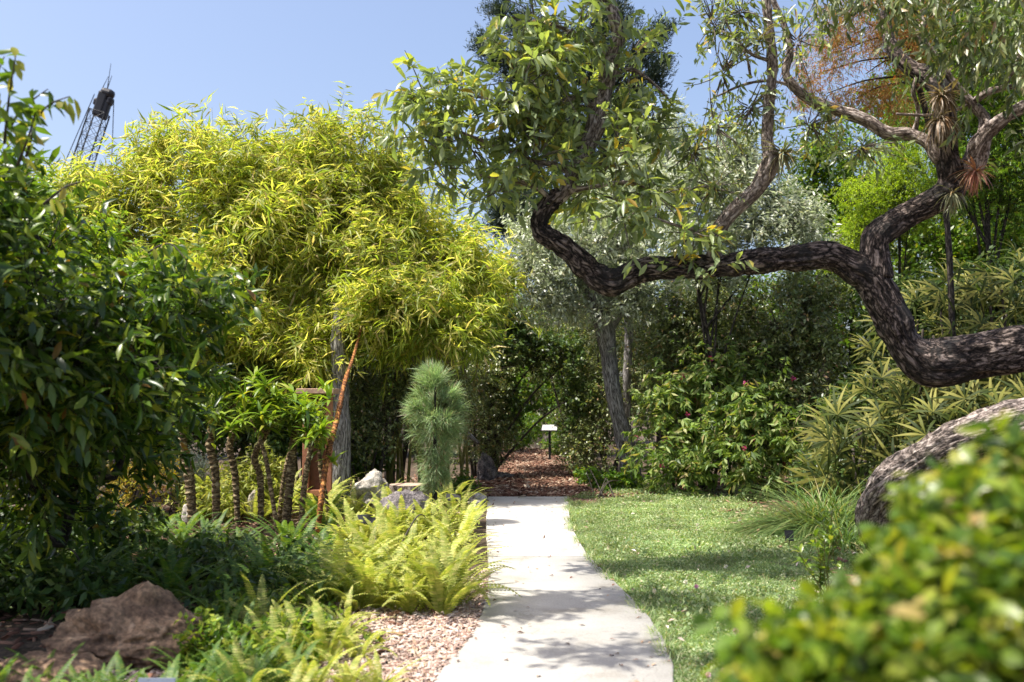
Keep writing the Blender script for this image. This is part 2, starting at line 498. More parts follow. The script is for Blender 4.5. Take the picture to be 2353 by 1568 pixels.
def smooth_edge(pts, n=14):
    c, _ = catmull([Vector((p[0], p[1], 0)) for p in pts], [1] * len(pts), .12)
    return c
LE = [(930, 1700), (1000, 1568), (1075, 1480), (1105, 1420), (1119, 1360), (1121, 1290), (1117, 1210), (1121, 1146)]
RE = [(1545, 1700), (1549, 1568), (1535, 1500), (1490, 1425), (1415, 1345), (1348, 1275), (1312, 1205), (1306, 1146)]
LEw = [G(*p) for p in LE]; REw = [G(*p) for p in RE]
LEw = [Vector((-1.9, -2.5, 0)), Vector((-.95, 1.5, 0))] + LEw
REw = [Vector((-.5, -2.5, 0)), Vector((.45, 1.5, 0))] + REw
def edge_x(E, y):
    for a, b in zip(E[:-1], E[1:]):
        if (a.y <= y <= b.y): return a.x + (b.x - a.x) * (y - a.y) / (b.y - a.y)
    return E[0].x if y < E[0].y else E[-1].x
def dense(E):
    c = smooth_edge(E)
    ys = np.array([p.y for p in c]); xs = np.array([p.x for p in c])
    return ys, xs
LY, LX = dense(LEw); RY, RX = dense(REw)
YEND = gd(1146)
def lx(y): return np.interp(y, LY, LX)
def rx(y): return np.interp(y, RY, RX)

def concrete_mat():
    m, t, N, K = new_mat('weathered_concrete')
    tc = N.new('ShaderNodeTexCoord')
    n1 = N.new('ShaderNodeTexNoise'); n1.inputs['Scale'].default_value = 1.6; n1.inputs['Detail'].default_value = 7; n1.inputs['Roughness'].default_value = .6
    n2 = N.new('ShaderNodeTexNoise'); n2.inputs['Scale'].default_value = 60; n2.inputs['Detail'].default_value = 5
    n3 = N.new('ShaderNodeTexVoronoi'); n3.inputs['Scale'].default_value = 26
    for n in (n1, n2, n3): K.new(tc.outputs['Object'], n.inputs['Vector'])
    r1 = ramp(N, [(.3, (.3, .27, .22)), (.45, (.44, .42, .38)), (.7, (.54, .52, .48))]); K.new(n1.outputs[0], r1.inputs[0])
    r2 = ramp(N, [(.3, (.8, .8, .8)), (.7, (1.05, 1.05, 1.05))]); K.new(n2.outputs[0], r2.inputs[0])
    r3 = ramp(N, [(.03, (.55, .5, .42)), (.08, (1, 1, 1))]); K.new(n3.outputs['Distance'], r3.inputs[0])
    mx = N.new('ShaderNodeMixRGB'); mx.blend_type = 'MULTIPLY'; mx.inputs[0].default_value = 1
    K.new(r1.outputs[0], mx.inputs[1]); K.new(r2.outputs[0], mx.inputs[2])
    mx2 = N.new('ShaderNodeMixRGB'); mx2.blend_type = 'MULTIPLY'; mx2.inputs[0].default_value = .5
    K.new(mx.outputs[0], mx2.inputs[1]); K.new(r3.outputs[0], mx2.inputs[2])
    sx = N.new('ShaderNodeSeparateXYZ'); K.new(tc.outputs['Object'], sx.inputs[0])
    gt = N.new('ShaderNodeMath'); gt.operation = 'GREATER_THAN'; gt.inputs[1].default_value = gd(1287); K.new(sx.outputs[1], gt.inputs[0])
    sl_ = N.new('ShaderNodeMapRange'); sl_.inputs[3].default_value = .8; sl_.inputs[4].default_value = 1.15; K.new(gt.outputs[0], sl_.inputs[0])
    cr = N.new('ShaderNodeTexNoise'); cr.inputs['Scale'].default_value = .9; cr.inputs['Detail'].default_value = 8; cr.inputs['Distortion'].default_value = .8; K.new(tc.outputs['Object'], cr.inputs['Vector'])
    c1 = N.new('ShaderNodeMath'); c1.operation = 'SUBTRACT'; c1.inputs[1].default_value = .5; K.new(cr.outputs[0], c1.inputs[0])
    c2 = N.new('ShaderNodeMath'); c2.operation = 'ABSOLUTE'; K.new(c1.outputs[0], c2.inputs[0])
    c3 = ramp(N, [(0, (.62, .6, .56)), (.004, (1, 1, 1))]); K.new(c2.outputs[0], c3.inputs[0])
    mx3 = N.new('ShaderNodeMixRGB'); mx3.blend_type = 'MULTIPLY'; mx3.inputs[0].default_value = .6; K.new(mx2.outputs[0], mx3.inputs[1]); K.new(c3.outputs[0], mx3.inputs[2])
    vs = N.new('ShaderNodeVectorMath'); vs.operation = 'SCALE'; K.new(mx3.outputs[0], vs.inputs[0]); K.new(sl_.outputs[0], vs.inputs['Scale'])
    b = N.new('ShaderNodeBsdfPrincipled'); b.inputs['Roughness'].default_value = .8
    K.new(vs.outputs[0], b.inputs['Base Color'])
    bp = N.new('ShaderNodeBump'); bp.inputs['Strength'].default_value = .25; bp.inputs['Distance'].default_value = .01
    K.new(n2.outputs[0], bp.inputs['Height']); K.new(bp.outputs[0], b.inputs['Normal'])
    o = N.new('ShaderNodeOutputMaterial'); K.new(b.outputs[0], o.inputs[0])
    return m
def path():
    rng = np.random.default_rng(3)
    joints = [-2.5, 1.5, 5.4, gd(1287), YEND]
    out = []
    zt = .035
    for a, b in zip(joints[:-1], joints[1:]):
        ys = np.arange(a + .011, b - .011, .1); ys = np.append(ys, b - .011)
        V, Fq = [], []
        for y in ys:
            l, r = lx(y), rx(y)
            wob = .012 * noise.noise(Vector((0, y * 3, 0))); wob2 = .012 * noise.noise(Vector((9, y * 3, 0)))
            l += wob; r += wob2
            V += [(l, y, -.05), (l, y, zt - .012), (l + .012, y, zt), (r - .012, y, zt), (r, y, zt - .012), (r, y, -.05)]
        n = len(ys)
        for i in range(n - 1):
            for k in range(5):
                Fq.append((i * 6 + k, i * 6 + k + 1, (i + 1) * 6 + k + 1, (i + 1) * 6 + k))
        Fq = [f[::-1] for f in Fq]
        out.append((np.array(V), np.array(Fq)))
        for i, fl in ((0, 1), (n - 1, 0)):
            e = [i * 6 + k for k in range(6)]
            out.append((np.array(V), np.array([e if fl else e[::-1]])))
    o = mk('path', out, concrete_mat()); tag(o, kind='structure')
path()

MULCH = [  # (y row, left px, right px)
    (1160, 1085, 1330), (1146, 1060, 1480), (1120, 1075, 1440), (1105, 1110, 1330), (1085, 1160, 1300), (1065, 1160, 1295), (1050, 1158, 1290), (1042, 1160, 1275), (1035, 1165, 1260), (1015, 1175, 1255), (1000, 1185, 1250)]
def mulch_path():
    V, Fq = [], []
    for i, (py, a, b) in enumerate(MULCH):
        p, q = G(a, py), G(b, py)
        for k in range(9):
            t = k / 8
            w = p.lerp(q, t)
            V.append((w.x, w.y, .008 + .02 * math.sin(math.pi * t) ** .5 * (1 if i else 0)))
        if i:
            for k in range(8): Fq.append(((i - 1) * 9 + k, (i - 1) * 9 + k + 1, i * 9 + k + 1, i * 9 + k))
    m = noise_mat('bark_mulch', [(.3, (.05, .026, .02)), (.45, (.13, .07, .05)), (.6, (.24, .14, .1)), (.75, (.38, .28, .2))], scale=16, detail=9, bump=.9, dist=.04)
    o = mk('mulch_path', (np.array(V), np.array(Fq)), m); tag(o, kind='structure')
mulch_path()

def chips(name, label, polyf, n, size, m, seed, zoff=.02):
    rng = np.random.default_rng(seed)
    pos = polyf(rng, n)
    n = len(pos)
    d = rng.normal(size=(n, 3)); d[:, 2] *= .18
    up = rng.normal(size=(n, 3)) * .35; up[:, 2] += 1
    L = size * rng.uniform(.35, 1.3, n)
    box = np.array([(0, -.5, 0), (1, -.5, 0), (1, .5, 0), (0, .5, 0), (0, -.5, .12), (1, -.45, .12), (1, .5, .12), (.1, .5, .12)])
    bf = np.array([(4, 5, 6, 7), (0, 4, 7, 3), (0, 1, 5, 4), (1, 2, 6, 5), (2, 3, 7, 6)])
    b = scatter((box, bf), pos, d, up, L, L * rng.uniform(.16, .42, n))
    o = mk(name, b, m)
    tag(o, label, name.replace('_', ' '), kind='stuff')
    return o
def chip_mat(name, cols):
    return leaf_mat(name, cols, trans=0.0, rough=.9, clump=.1, spec=.15)
M['chip'] = chip_mat('pale_wood_chip', [(0, (.22, .13, .1)), (.3, (.42, .29, .23)), (.6, (.6, .46, .39)), (.85, (.72, .62, .55)), (1, (.42, .3, .16))])
M['redchip'] = chip_mat('red_brown_leaf_litter', [(0, (.06, .03, .02)), (.35, (.16, .075, .05)), (.65, (.27, .15, .1)), (.88, (.42, .29, .2)), (1, (.55, .45, .34))])
def left_patch(rng, n):
    y = 16.5 ** 0 * rng.uniform(4.6, 9.6, n)
    x = lx(y) - rng.uniform(.0, 1, n) ** 1.2 * (1.9)
    return np.stack([x, y, .012 + rng.uniform(0, .025, n)], 1)
chips('wood_chips', 'pale pinkish wood chips spread beside the left edge of the concrete path', left_patch, 36000, .038, M['chip'], 5)
def mulch_patch(rng, n):
    rows = np.array([gd(m[0]) for m in MULCH]); l = np.array([G(m[1], m[0]).x for m in MULCH]); r = np.array([G(m[2], m[0]).x for m in MULCH])
    y = rng.uniform(0, 1, n) ** 1.4 * 18 + YEND + .03
    a, b = np.interp(y, rows, l), np.interp(y, rows, r)
    x = a - .25 + rng.uniform(0, 1, n) * (b - a + .5)
    return np.stack([x, y, .03 + rng.uniform(0, .03, n)], 1)
chips('leaf_litter', 'red brown leaf litter covering the mulch path beyond the concrete', mulch_patch, 16000, .085, M['redchip'], 6)
def bed_patch(rng, n):
    y = rng.uniform(4, 22, n)
    x = np.where(rng.uniform(size=n) < .6, lx(np.minimum(y, YEND)) - .2 - rng.uniform(0, 1, n) * 6, rx(np.minimum(y, YEND)) + 2.2 + rng.uniform(0, 1, n) * 5)
    return np.stack([x, y, .01 + rng.uniform(0, .02, n)], 1)
chips('fallen_leaves', 'scattered brown fallen leaves on the soil under the shrubs', bed_patch, 14000, .09, M['redchip'], 7)

# lawn of clover and low grass on the right
LAWN_ROWS = [(1568, 2300), (1450, 2150), (1370, 2050), (1300, 1990), (1240, 1900), (1200, 1800), (1165, 1750), (1140, 1620), (1118, 1400)]
def lawn():
    rng = np.random.default_rng(11)
    ry = np.array([gd(p[0]) for p in LAWN_ROWS]); rr = np.array([G(p[1], p[0]).x for p in LAWN_ROWS])
    n = 430000
    y = 3.6 + (rng.uniform(0, 1, n) ** .95) * 15.5
    l = np.where(y < YEND, rx(np.minimum(y, YEND)), rx(YEND) + (y - YEND) * .9)
    r = np.interp(y, ry, rr)
    x = l - .02 - .05 * np.clip(np.sin(y * 5.3) + np.sin(y * 13.1 + 2) + np.sin(y * 31), 0, 2) + rng.uniform(0, 1, n) * (r - l)
    keep = r > l
    x, y = x[keep], y[keep]
    pos = np.stack([x, y, np.zeros(len(x))], 1)
    s = sines(pos, rng, 2.2); s2 = sines(pos, rng, 9)
    k = (s * .5 + s2 * .5 > -1.0 + rng.normal(size=len(x)) * .3)
    pos = pos[k]; s = s[k]; s2 = s2[k]; n = len(pos)
    # lower and thinner towards the path edge
    ht = .035 + .022 * np.clip(s2, -1, 1.5) + .015 * np.clip(s, -1, 1.5)
    edge = np.clip((pos[:, 0] - rx(np.minimum(pos[:, 1], YEND))) / .25, 0.15, 1)
    far = np.clip((pos[:, 1] - 14) / 4, 0, 1) * .05
    pos[:, 2] = rng.uniform(.1, 1, n) * (np.clip(ht, .01, .1) * edge + far)
    d = rng.normal(size=(n, 3)); d[:, 2] = d[:, 2] * .5 + .25
    up = rng.normal(size=(n, 3)) * .5; up[:, 2] += .8
    L = rng.uniform(.012, .03, n)
    a = rng.uniform(size=n) < .55
    b = scatter(T_DIA, pos[a], d[a], up[a], L[a], L[a] * .7)
    d2 = d[~a].copy(); d2[:, 2] += .9
    b += scatter(T_STRIP2, pos[~a] * np.array([1, 1, .3]), d2, up[~a], L[~a] * 2.0, .006)
    # taller weedy patches
    m = 9000
    wx = rng.uniform(0, 1, m); wy = rng.uniform(4, 18.5, m)
    l2 = rx(np.minimum(wy, YEND)) + np.clip(wy - YEND, 0, 9) * .9; r2 = np.maximum(np.interp(wy, ry, rr), l2 + .1)
    wp = np.stack([l2 + .1 + wx * (r2 - l2), wy, np.zeros(m)], 1)
    kk = (sines(wp, rng, 2.0) + 1.2 * wx + .05 * np.clip(wy - 13, 0, 6)) > 1.0
    wp = wp[kk]; wp[:, 2] = rng.uniform(.02, .11, len(wp))
    wd = rng.normal(size=wp.shape); wd[:, 2] += .5
    b += scatter(T_FOLD, wp, wd, rng.normal(size=wp.shape) * .4 + np.array([0, 0, 1.0]), rng.uniform(.03, .075, len(wp)), rng.uniform(.015, .035, len(wp)))
    m = 5000
    ey = rng.uniform(4.5, 17, m); ex = rx(ey) + rng.normal(size=m) * .03 - .01 * (rng.uniform(size=m) < .4) * 3
    ep = np.stack([ex, ey, np.full(m, .01)], 1)[sines(np.stack([ex * 0, ey, ex * 0], 1), rng, 5) > -.2]
    ed = rng.normal(size=ep.shape) * .6; ed[:, 0] -= .5; ed[:, 2] += .9
    b += scatter(T_STRIP3, ep, ed, np.tile([0, 0, 1.0], (len(ep), 1)), rng.uniform(.05, .13, len(ep)), .007)
    o = mk('grass', b, M['lawn']); tag(o, 'low clover and grass lawn beside the concrete path', 'grass', kind='stuff')
lawn()
def lawn_soil():
    V, Fq = [], []
    rows = [(gd(a), G(b, a).x) for a, b in LAWN_ROWS]
    ys = np.linspace(3, gd(1118), 60)
    ry = np.array([r[0] for r in rows]); rr = np.array([r[1] for r in rows])
    for i, y in enumerate(ys):
        l = rx(min(y, YEND)) + (max(0, y - YEND)) * .9
        r = max(np.interp(y, ry, rr), l + .05)
        V += [(l, y, .004), (r, y, .004)]
        if i: Fq.append((2 * i - 2, 2 * i - 1, 2 * i + 1, 2 * i))
    m = noise_mat('lawn_soil', [(.3, (.06, .08, .03)), (.6, (.14, .17, .06)), (.8, (.26, .24, .14))], scale=30, bump=.6)
    o = mk('lawn_ground', (np.array(V), np.array(Fq)), m); tag(o, kind='structure')
lawn_soil()

# ------------------------------------------------------------------ generic plants
def blobw(bl):
    """(px,py,d,rpx,rpy,rd) -> centre, radii"""
    px, py, d, a, b, rd = bl[:6]
    c = np.array(P(px, py, d)); r = np.array([a * d / F, rd, b * d / F])
    c[2] = max(c[2], r[2] * .5)
    return c, r

def plant(name, label, cat, group, base, blobs, m, ntw, tl, k, L, W, T=T_FOLD, droop=.3, spread=.9, zup=.6, shell=.5, gap=-.7,
          stems=None, stemm=None, stemname='stem', leafname='foliage', outw=.7, updir=.25, twig=True, seed=0, freq=None, twigr=.004, zmin=.03, shoots=0, shlen=.5, shup=.7):
    """base: world location; stems: list of tubes specs [(pts,rad,kw)] in world; twigs joined from blob cores."""
    rng = np.random.default_rng(seed + 1000)
    root = empty(name, base, label, cat, group)
    C_, R_ = zip(*[blobw(b) for b in blobs])
    w = np.array([(r[0] * r[2]) ** .8 * (b[6] if len(b) > 6 else 1) for r, b in zip(R_, blobs)])
    w /= w.sum()
    batches, sticks_a, sticks_b = [], [], []
    for c, r, ww in zip(C_, R_, w):
        n = max(4, int(ntw * ww))
        p, u = sample_blob(rng, c, r, n, shell, gap, freq)
        ok = p[:, 2] > zmin
        p, u = p[ok], u[ok]
        a = u * outw + rng.normal(size=u.shape) * .55
        a[:, 2] += updir
        batches += twigs(rng, p, a, tl, k, L, W, T, droop, spread, zup=zup)
        if twig:
            aa = nrm(a)
            q = p + aa * tl * .9
            core = c + (p - c) * .45 + rng.normal(size=p.shape) * .03
            sel = rng.uniform(size=len(p)) < .7
            sticks_a += [core[sel]]; sticks_b += [q[sel]]
    if shoots:
        ws = w / w.sum()
        for c, r, ww in zip(C_, R_, ws):
            k2 = max(2, int(shoots * ww))
            u = rnd_unit(rng, k2); u[:, 2] = np.abs(u[:, 2]) * .9 + .05 * shup; u = nrm(u)
            a0 = c + u * r * .8
            dd = nrm(u * .7 + rng.normal(size=u.shape) * .35 + np.array([0, 0, shup]))
            ln = shlen * rng.uniform(.4, 1.25, k2)
            e0 = a0 + dd * ln[:, None]
            ok = e0[:, 2] > .1
            a0, e0, dd, ln = a0[ok], e0[ok], dd[ok], ln[ok]
            sticks_a += [a0, a0]; sticks_b += [e0, e0]
            for t in (.3, .5, .7, .86, 1.0):
                o_ = a0 + (e0 - a0) * t
                batches += twigs(rng, o_, dd + rng.normal(size=dd.shape) * .5, tl * .4, 4, L * (1.1 - .3 * t), W * (1.1 - .3 * t), T, droop, spread, zup=zup)
    mk(leafname, batches, m, root)
    if twig and sticks_a:
        A = np.concatenate(sticks_a); B = np.concatenate(sticks_b)
        mk('branch', lines(rng, A, B, twigr, twigr * .4), stemm or M['twigbark'], root)
    if stems:
        for s in stems:
            tl_ = [tube(*q[:2], **(q[2] if len(q) > 2 else {})) for q in (s if isinstance(s, list) else [s])]
            tubes_obj(stemname, tl_, stemm or M['twigbark'], root)
    return root

def autostems(base, blobs, r0, r1, n=None, seed=0, sides=7, step=.12, spread=.15):
    """a bundle of stems from the ground to blob cores"""
    rnd = random.Random(seed)
    out = []
    for i, b in enumerate(blobs if n is None else (blobs * 10)[:n]):
        c = P(b[0] + rnd.uniform(-.4, .4) * b[3], b[1] + rnd.uniform(-.3, .3) * b[4], b[2] + rnd.uniform(-.4, .4) * b[5])
        s = Vector((base[0] + rnd.uniform(-spread, spread), base[1] + rnd.uniform(-spread, spread), -.03))
        mid = s.lerp(c, .5) + Vector((rnd.uniform(-.15, .15), rnd.uniform(-.15, .15), .12 * (c - s).length))
        out.append(([s, mid, c], [r0, (r0 + r1) / 2, r1], dict(step=step, sides=sides, lump=.2, seed=i)))
    return out

# ------------------------------------------------------------------ the big twisted tree on the right
def limb(pts, **kw):
    """pts: (px,py,d,rpx)"""
    W_ = [P(a, b, d) for a, b, d, r in pts]; rr = [r * .9 * d / F for a, b, d, r in pts]
    return tube(W_, rr, **kw)
def main_tree():
    base = P(2035, 1285, 10.2); base.z = 0
    root = empty('twisted_tree', base, 'large twisted tree with dark furrowed bark whose limb arches over the path', 'tree')
    trunk = [limb([(2085, 1330, 10.0, 70), (2055, 1262, 9.9, 54), (2018, 1195, 9.7, 48), (2040, 1125, 9.4, 43), (2115, 1068, 9.1, 42), (2210, 1014, 8.7, 46), (2340, 975, 8.4, 54), (2480, 945, 8.2, 62), (2620, 900, 8.2, 72), (2700, 840, 8.5, 68)], step=.022, sides=72, rough=.03, ridges=4.5, seed=1, lump=.22)]
    arm = [limb([(2700, 850, 8.5, 66), (2560, 800, 8.7, 60), (2430, 790, 9.0, 56), (2340, 803, 9.2, 55), (2225, 822, 9.4, 48), (2140, 832, 9.5, 52), (2085, 800, 9.5, 46), (2045, 725, 9.5, 39), (2003, 645, 9.5, 40), (1950, 608, 9.5, 35), (1895, 588, 9.5, 32), (1770, 598, 9.5, 28), (1660, 612, 9.5, 24), (1545, 616, 9.5, 22), (1470, 624, 9.5, 24), (1400, 648, 9.5, 27), (1345, 612, 9.5, 24), (1300, 570, 9.5, 22), (1247, 535, 9.5, 20), (1240, 503, 9.5, 18), (1262, 470, 9.5, 19), (1290, 445, 9.5, 17)], step=.022, sides=64, rough=.024, ridges=4.0, seed=2, lump=.34)]
    up = [limb([(2012, 640, 9.5, 38), (2010, 560, 9.5, 35), (2032, 528, 9.5, 32), (2090, 492, 9.5, 32), (2160, 455, 9.4, 32), (2188, 425, 9.4, 33), (2178, 352, 9.3, 23), (2170, 264, 9.3, 24), (2163, 212, 9.3, 23), (2130, 175, 9.4, 22), (2090, 155, 9.5, 18), (2050, 110, 9.6, 13), (2030, 30, 9.7, 9)], step=.03, sides=48, rough=.016, ridges=3.6, seed=3, lump=.15)]
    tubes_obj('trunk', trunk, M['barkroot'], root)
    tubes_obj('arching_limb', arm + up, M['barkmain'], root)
    L2 = [
        [(1275, 460, 9.5, 16), (1300, 440, 9.5, 17), (1322, 390, 9.6, 19), (1366, 299, 9.7, 22), (1404, 141, 9.7, 20), (1421, 85, 9.7, 17), (1402, 0, 9.7, 14), (1390, -80, 9.7, 12)],
        [(1640, 600, 9.5, 20), (1646, 540, 9.5, 18), (1685, 485, 9.4, 18), (1736, 436, 9.3, 19), (1770, 375, 9.2, 22), (1769, 352, 9.2, 19), (1763, 320, 9.2, 13), (1767, 246, 9.2, 13), (1775, 150, 9.2, 12), (1765, 50, 9.2, 11), (1755, -60, 9.2, 10)],
        [(2160, 370, 9.35, 16), (2135, 330, 9.4, 15), (2090, 309, 9.5, 15), (2037, 305, 9.5, 16), (1984, 274, 9.5, 15), (1914, 250, 9.5, 13), (1861, 229, 9.5, 12), (1822, 197, 9.5, 11), (1805, 165, 9.5, 9), (1815, 120, 9.5, 8), (1803, 60, 9.5, 7), (1780, 10, 9.5, 6), (1760, -50, 9.5, 5)],
        [(2205, 429, 9.4, 22), (2240, 370, 9.3, 30), (2252, 330, 9.2, 24), (2285, 290, 9.1, 16), (2352, 245, 9.0, 13), (2460, 190, 8.8, 11)],
        [(2250, 330, 9.2, 15), (2262, 275, 9.3, 13), (2232, 239, 9.3, 11), (2215, 215, 9.3, 9), (2188, 186, 9.3, 8), (2153, 134, 9.3, 8), (2112, 78, 9.3, 7), (2126, 50, 9.3, 6), (2118, 10, 9.3, 5), (2125, -40, 9.3, 4)],
        [(2234, 239, 9.3, 9), (2265, 214, 9.2, 9), (2307, 202, 9.2, 8), (2352, 193, 9.1, 8), (2420, 140, 9.0, 6)],
        [(2307, 202, 9.2, 6), (2325, 170, 9.1, 5), (2345, 120, 9.0, 4)],
        [(1830, 200, 9.5, 5), (1805, 193, 9.5, 4), (1759, 186, 9.5, 4), (1703, 197, 9.5, 3.5), (1632, 229, 9.5, 2.5)],
        [(1770, 200, 9.2, 5), (1735, 240, 9.3, 4), (1690, 290, 9.3, 3), (1630, 285, 9.3, 2)],
        [(1768, 140, 9.2, 5), (1720, 120, 9.2, 4), (1672, 60, 9.2, 3), (1660, -10, 9.2, 2)],
        [(1725, 180, 9.4, 4), (1715, 130, 9.4, 3), (1685, 90, 9.4, 2.5), (1620, 70, 9.4, 2)],
        [(2100, 312, 9.5, 7), (2110, 255, 9.4, 6), (2098, 210, 9.3, 5), (2105, 180, 9.3, 4)],
        [(2225, 240, 9.3, 5), (2190, 255, 9.3, 4), (2130, 265, 9.3, 4), (2060, 262, 9.3, 3)],
        [(1315, 400, 9.6, 10), (1280, 380, 9.6, 8), (1220, 370, 9.5, 7), (1150, 340, 9.4, 5), (1050, 300, 9.3, 3)],
        [(1270, 465, 9.5, 9), (1230, 430, 9.4, 7), (1150, 410, 9.3, 5), (1080, 400, 9.2, 3)],
        [(1375, 260, 9.7, 10), (1330, 225, 9.6, 7), (1260, 240, 9.5, 5), (1170, 235, 9.4, 4), (1080, 220, 9.3, 3)],
        [(1300, 440, 9.5, 10), (1360, 430, 9.3, 7), (1440, 420, 9.2, 5), (1510, 440, 9.1, 3)],
        [(1405, 140, 9.7, 8), (1350, 90, 9.6, 6), (1280, 60, 9.5, 4), (1210, 30, 9.4, 3)],
        [(1395, 180, 9.7, 8), (1450, 160, 9.8, 6), (1510, 200, 9.8, 4), (1560, 260, 9.8, 3)],
        [(1640, 560, 9.5, 8), (1600, 530, 9.4, 6), (1560, 520, 9.3, 4), (1500, 500, 9.3, 3)],
    ]
    V3 = Vector
    over = [[V3((.9, 9.7, 5.6)), V3((.5, 9.5, 6.2)), V3((-.5, 9.0, 6.6)), V3((-1.2, 7.6, 6.3)), V3((-2.3, 7.1, 6.0))], [V3((.5, 9.5, 6.2)), V3((.6, 8.2, 6.7)), V3((.1, 6.9, 6.7)), V3((-1.0, 6.6, 6.5)), V3((-2.0, 5.7, 6.1))], [V3((.3, 9.4, 6.3)), V3((1.0, 8.2, 6.9)), V3((1.2, 7.2, 6.9))]]
    overt = [tube(q, [.06, .05, .04, .03, .015][:len(q)], step=.08, sides=9, seed=50 + i, lump=.3) for i, q in enumerate(over)]
    big = [limb(l, step=.03, sides=32, rough=.008, ridges=2.6, seed=10 + i, lump=.25) for i, l in enumerate(L2[:5])]
    small = [limb(l, step=.05, sides=10, seed=20 + i, lump=.4) for i, l in enumerate(L2[5:])]
    tubes_obj('limb', big + small + overt, M['barkpale'], root)
    # leaves
    blobs = [(980, 220, 9.2, 75, 60, .4), (1060, 230, 9.3, 80, 60, .4), (1000, 380, 9.2, 70, 50, .35), (1000, 280, 9.3, 95, 80, .45), (1075, 330, 9.3, 120, 100, .5), (1170, 250, 9.4, 130, 90, .5), (1270, 150, 9.5, 120, 130, .5), (1230, 40, 9.4, 100, 80, .5),
             (1330, 60, 9.6, 100, 100, .5), (1460, 130, 9.9, 90, 130, .45), (1330, 250, 9.9, 120, 100, .45), (1230, 370, 9.4, 120, 90, .5), (1420, 360, 9.3, 120, 90, .5), (1500, 300, 9.8, 70, 100, .4),
             (1340, 440, 9.9, 110, 60, .4), (1500, 450, 9.2, 80, 60, .4), (1140, 440, 9.3, 70, 50, .3), (1200, 180, 9.4, 120, 90, .5), (960, 310, 9.2, 60, 60, .3), (1430, 500, 9.1, 90, 45, .35), (1590, 540, 9.3, 90, 40, .3), (1600, 615, 9.3, 80, 30, .3)]
    rng = np.random.default_rng(5)
    bt, sa, sb = [], [], []
    for i, b in enumerate(blobs):
        c, r = blobw(b)
        n = int(54 * (r[0] * r[2]) / .22)
        p, u = sample_blob(rng, c, r, n, .5, -.9)
        a = u * .8 + rng.normal(size=u.shape) * .5; a[:, 2] -= .0
        bt += twigs(rng, p, a, .22, 8, .165, .05, T_LEAF, droop=.35, spread=.8, zup=.55)
        core = c + (p - c) * .3
        s = rng.uniform(size=len(p)) < .6
        sa.append(core[s]); sb.append((p + nrm(a) * .2)[s])
    # the crown goes on above the top of the photo and shades the path and lawn
    for (x, y, z, rx_, ry_, rz_) in [(-2.2, 7.3, 6.0, .55, .38, .3), (-1.6, 7.5, 6.3, .5, .4, .3), (-2.6, 6.9, 6.2, .4, .3, .3), (-.6, 9.3, 6.7, .8, .35, .35), (.4, 9.5, 6.9, .7, .3, .35), (-1.0, 6.7, 6.6, .8, .4, .3), (.2, 6.9, 6.7, .7, .35, .3), (-2.0, 5.7, 6.1, .35, .3, .25), (1.2, 7.2, 6.9, .6, .3, .3), (-.2, 6.1, 6.6, .9, .45, .3), (.5, 6.6, 6.8, .8, .4, .3), (-.9, 5.6, 6.5, .6, .35, .3)]:
        c = np.array([x, y, z]); r = np.array([rx_, ry_, rz_])
        p, u = sample_blob(rng, c, r, int(85 * rx_ * ry_ / .2), .6, -.6)
        a = u * .6 + rng.normal(size=u.shape) * .5
        bt += twigs(rng, p, a, .22, 8, .165, .05, T_LEAF, droop=.35, spread=.8, zup=.55)
        sa.append(np.tile(c, (len(p), 1))); sb.append(p)
    # thin open sprays on the right-hand limbs
    thin = [(1640, 60, 9.3, 80, 90, .5), (1660, 170, 9.3, 90, 90, .5), (1640, 290, 9.3, 80, 70, .4), (1720, 250, 9.3, 70, 80, .4), (1830, 100, 9.4, 60, 120, .4), (1860, 290, 9.5, 90, 50, .4), (1980, 340, 9.5, 90, 40, .4), (1700, 30, 9.2, 70, 60, .4), (1590, 350, 9.6, 60, 60, .4), (1640, 430, 9.5, 80, 60, .4)]
    for i, b in enumerate(thin):
        c, r = blobw(b)
        p, u = sample_blob(rng, c, r, 27, .6, -.8)
        a = u * .4 + rng.normal(size=u.shape) * .6; a[:, 2] -= .25
        bt += twigs(rng, p, a, .22, 7, .105, .033, T_FOLD, droop=.5, spread=.75, zup=.4)
        core = c + (p - c) * .2
        sa.append(core); sb.append(p + nrm(a) * .2)
    mk('crown', bt, M['main'], root)
    A = np.concatenate(sa); B = np.concatenate(sb)
    mk('branch', lines(rng, A, B, .008, .003, seg=3), M['twigbark'], root)
    # shaded canopy reaching in from the top right, close to the camera
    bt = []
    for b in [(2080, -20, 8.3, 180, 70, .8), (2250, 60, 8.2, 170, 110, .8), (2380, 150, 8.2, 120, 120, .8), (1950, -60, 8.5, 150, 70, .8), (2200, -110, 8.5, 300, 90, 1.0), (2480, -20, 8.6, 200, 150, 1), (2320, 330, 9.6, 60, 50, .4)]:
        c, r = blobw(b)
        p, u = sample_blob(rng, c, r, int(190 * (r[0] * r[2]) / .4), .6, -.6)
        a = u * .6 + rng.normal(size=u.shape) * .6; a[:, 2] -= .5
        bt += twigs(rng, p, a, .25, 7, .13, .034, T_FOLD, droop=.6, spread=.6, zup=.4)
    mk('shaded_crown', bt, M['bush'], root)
main_tree()

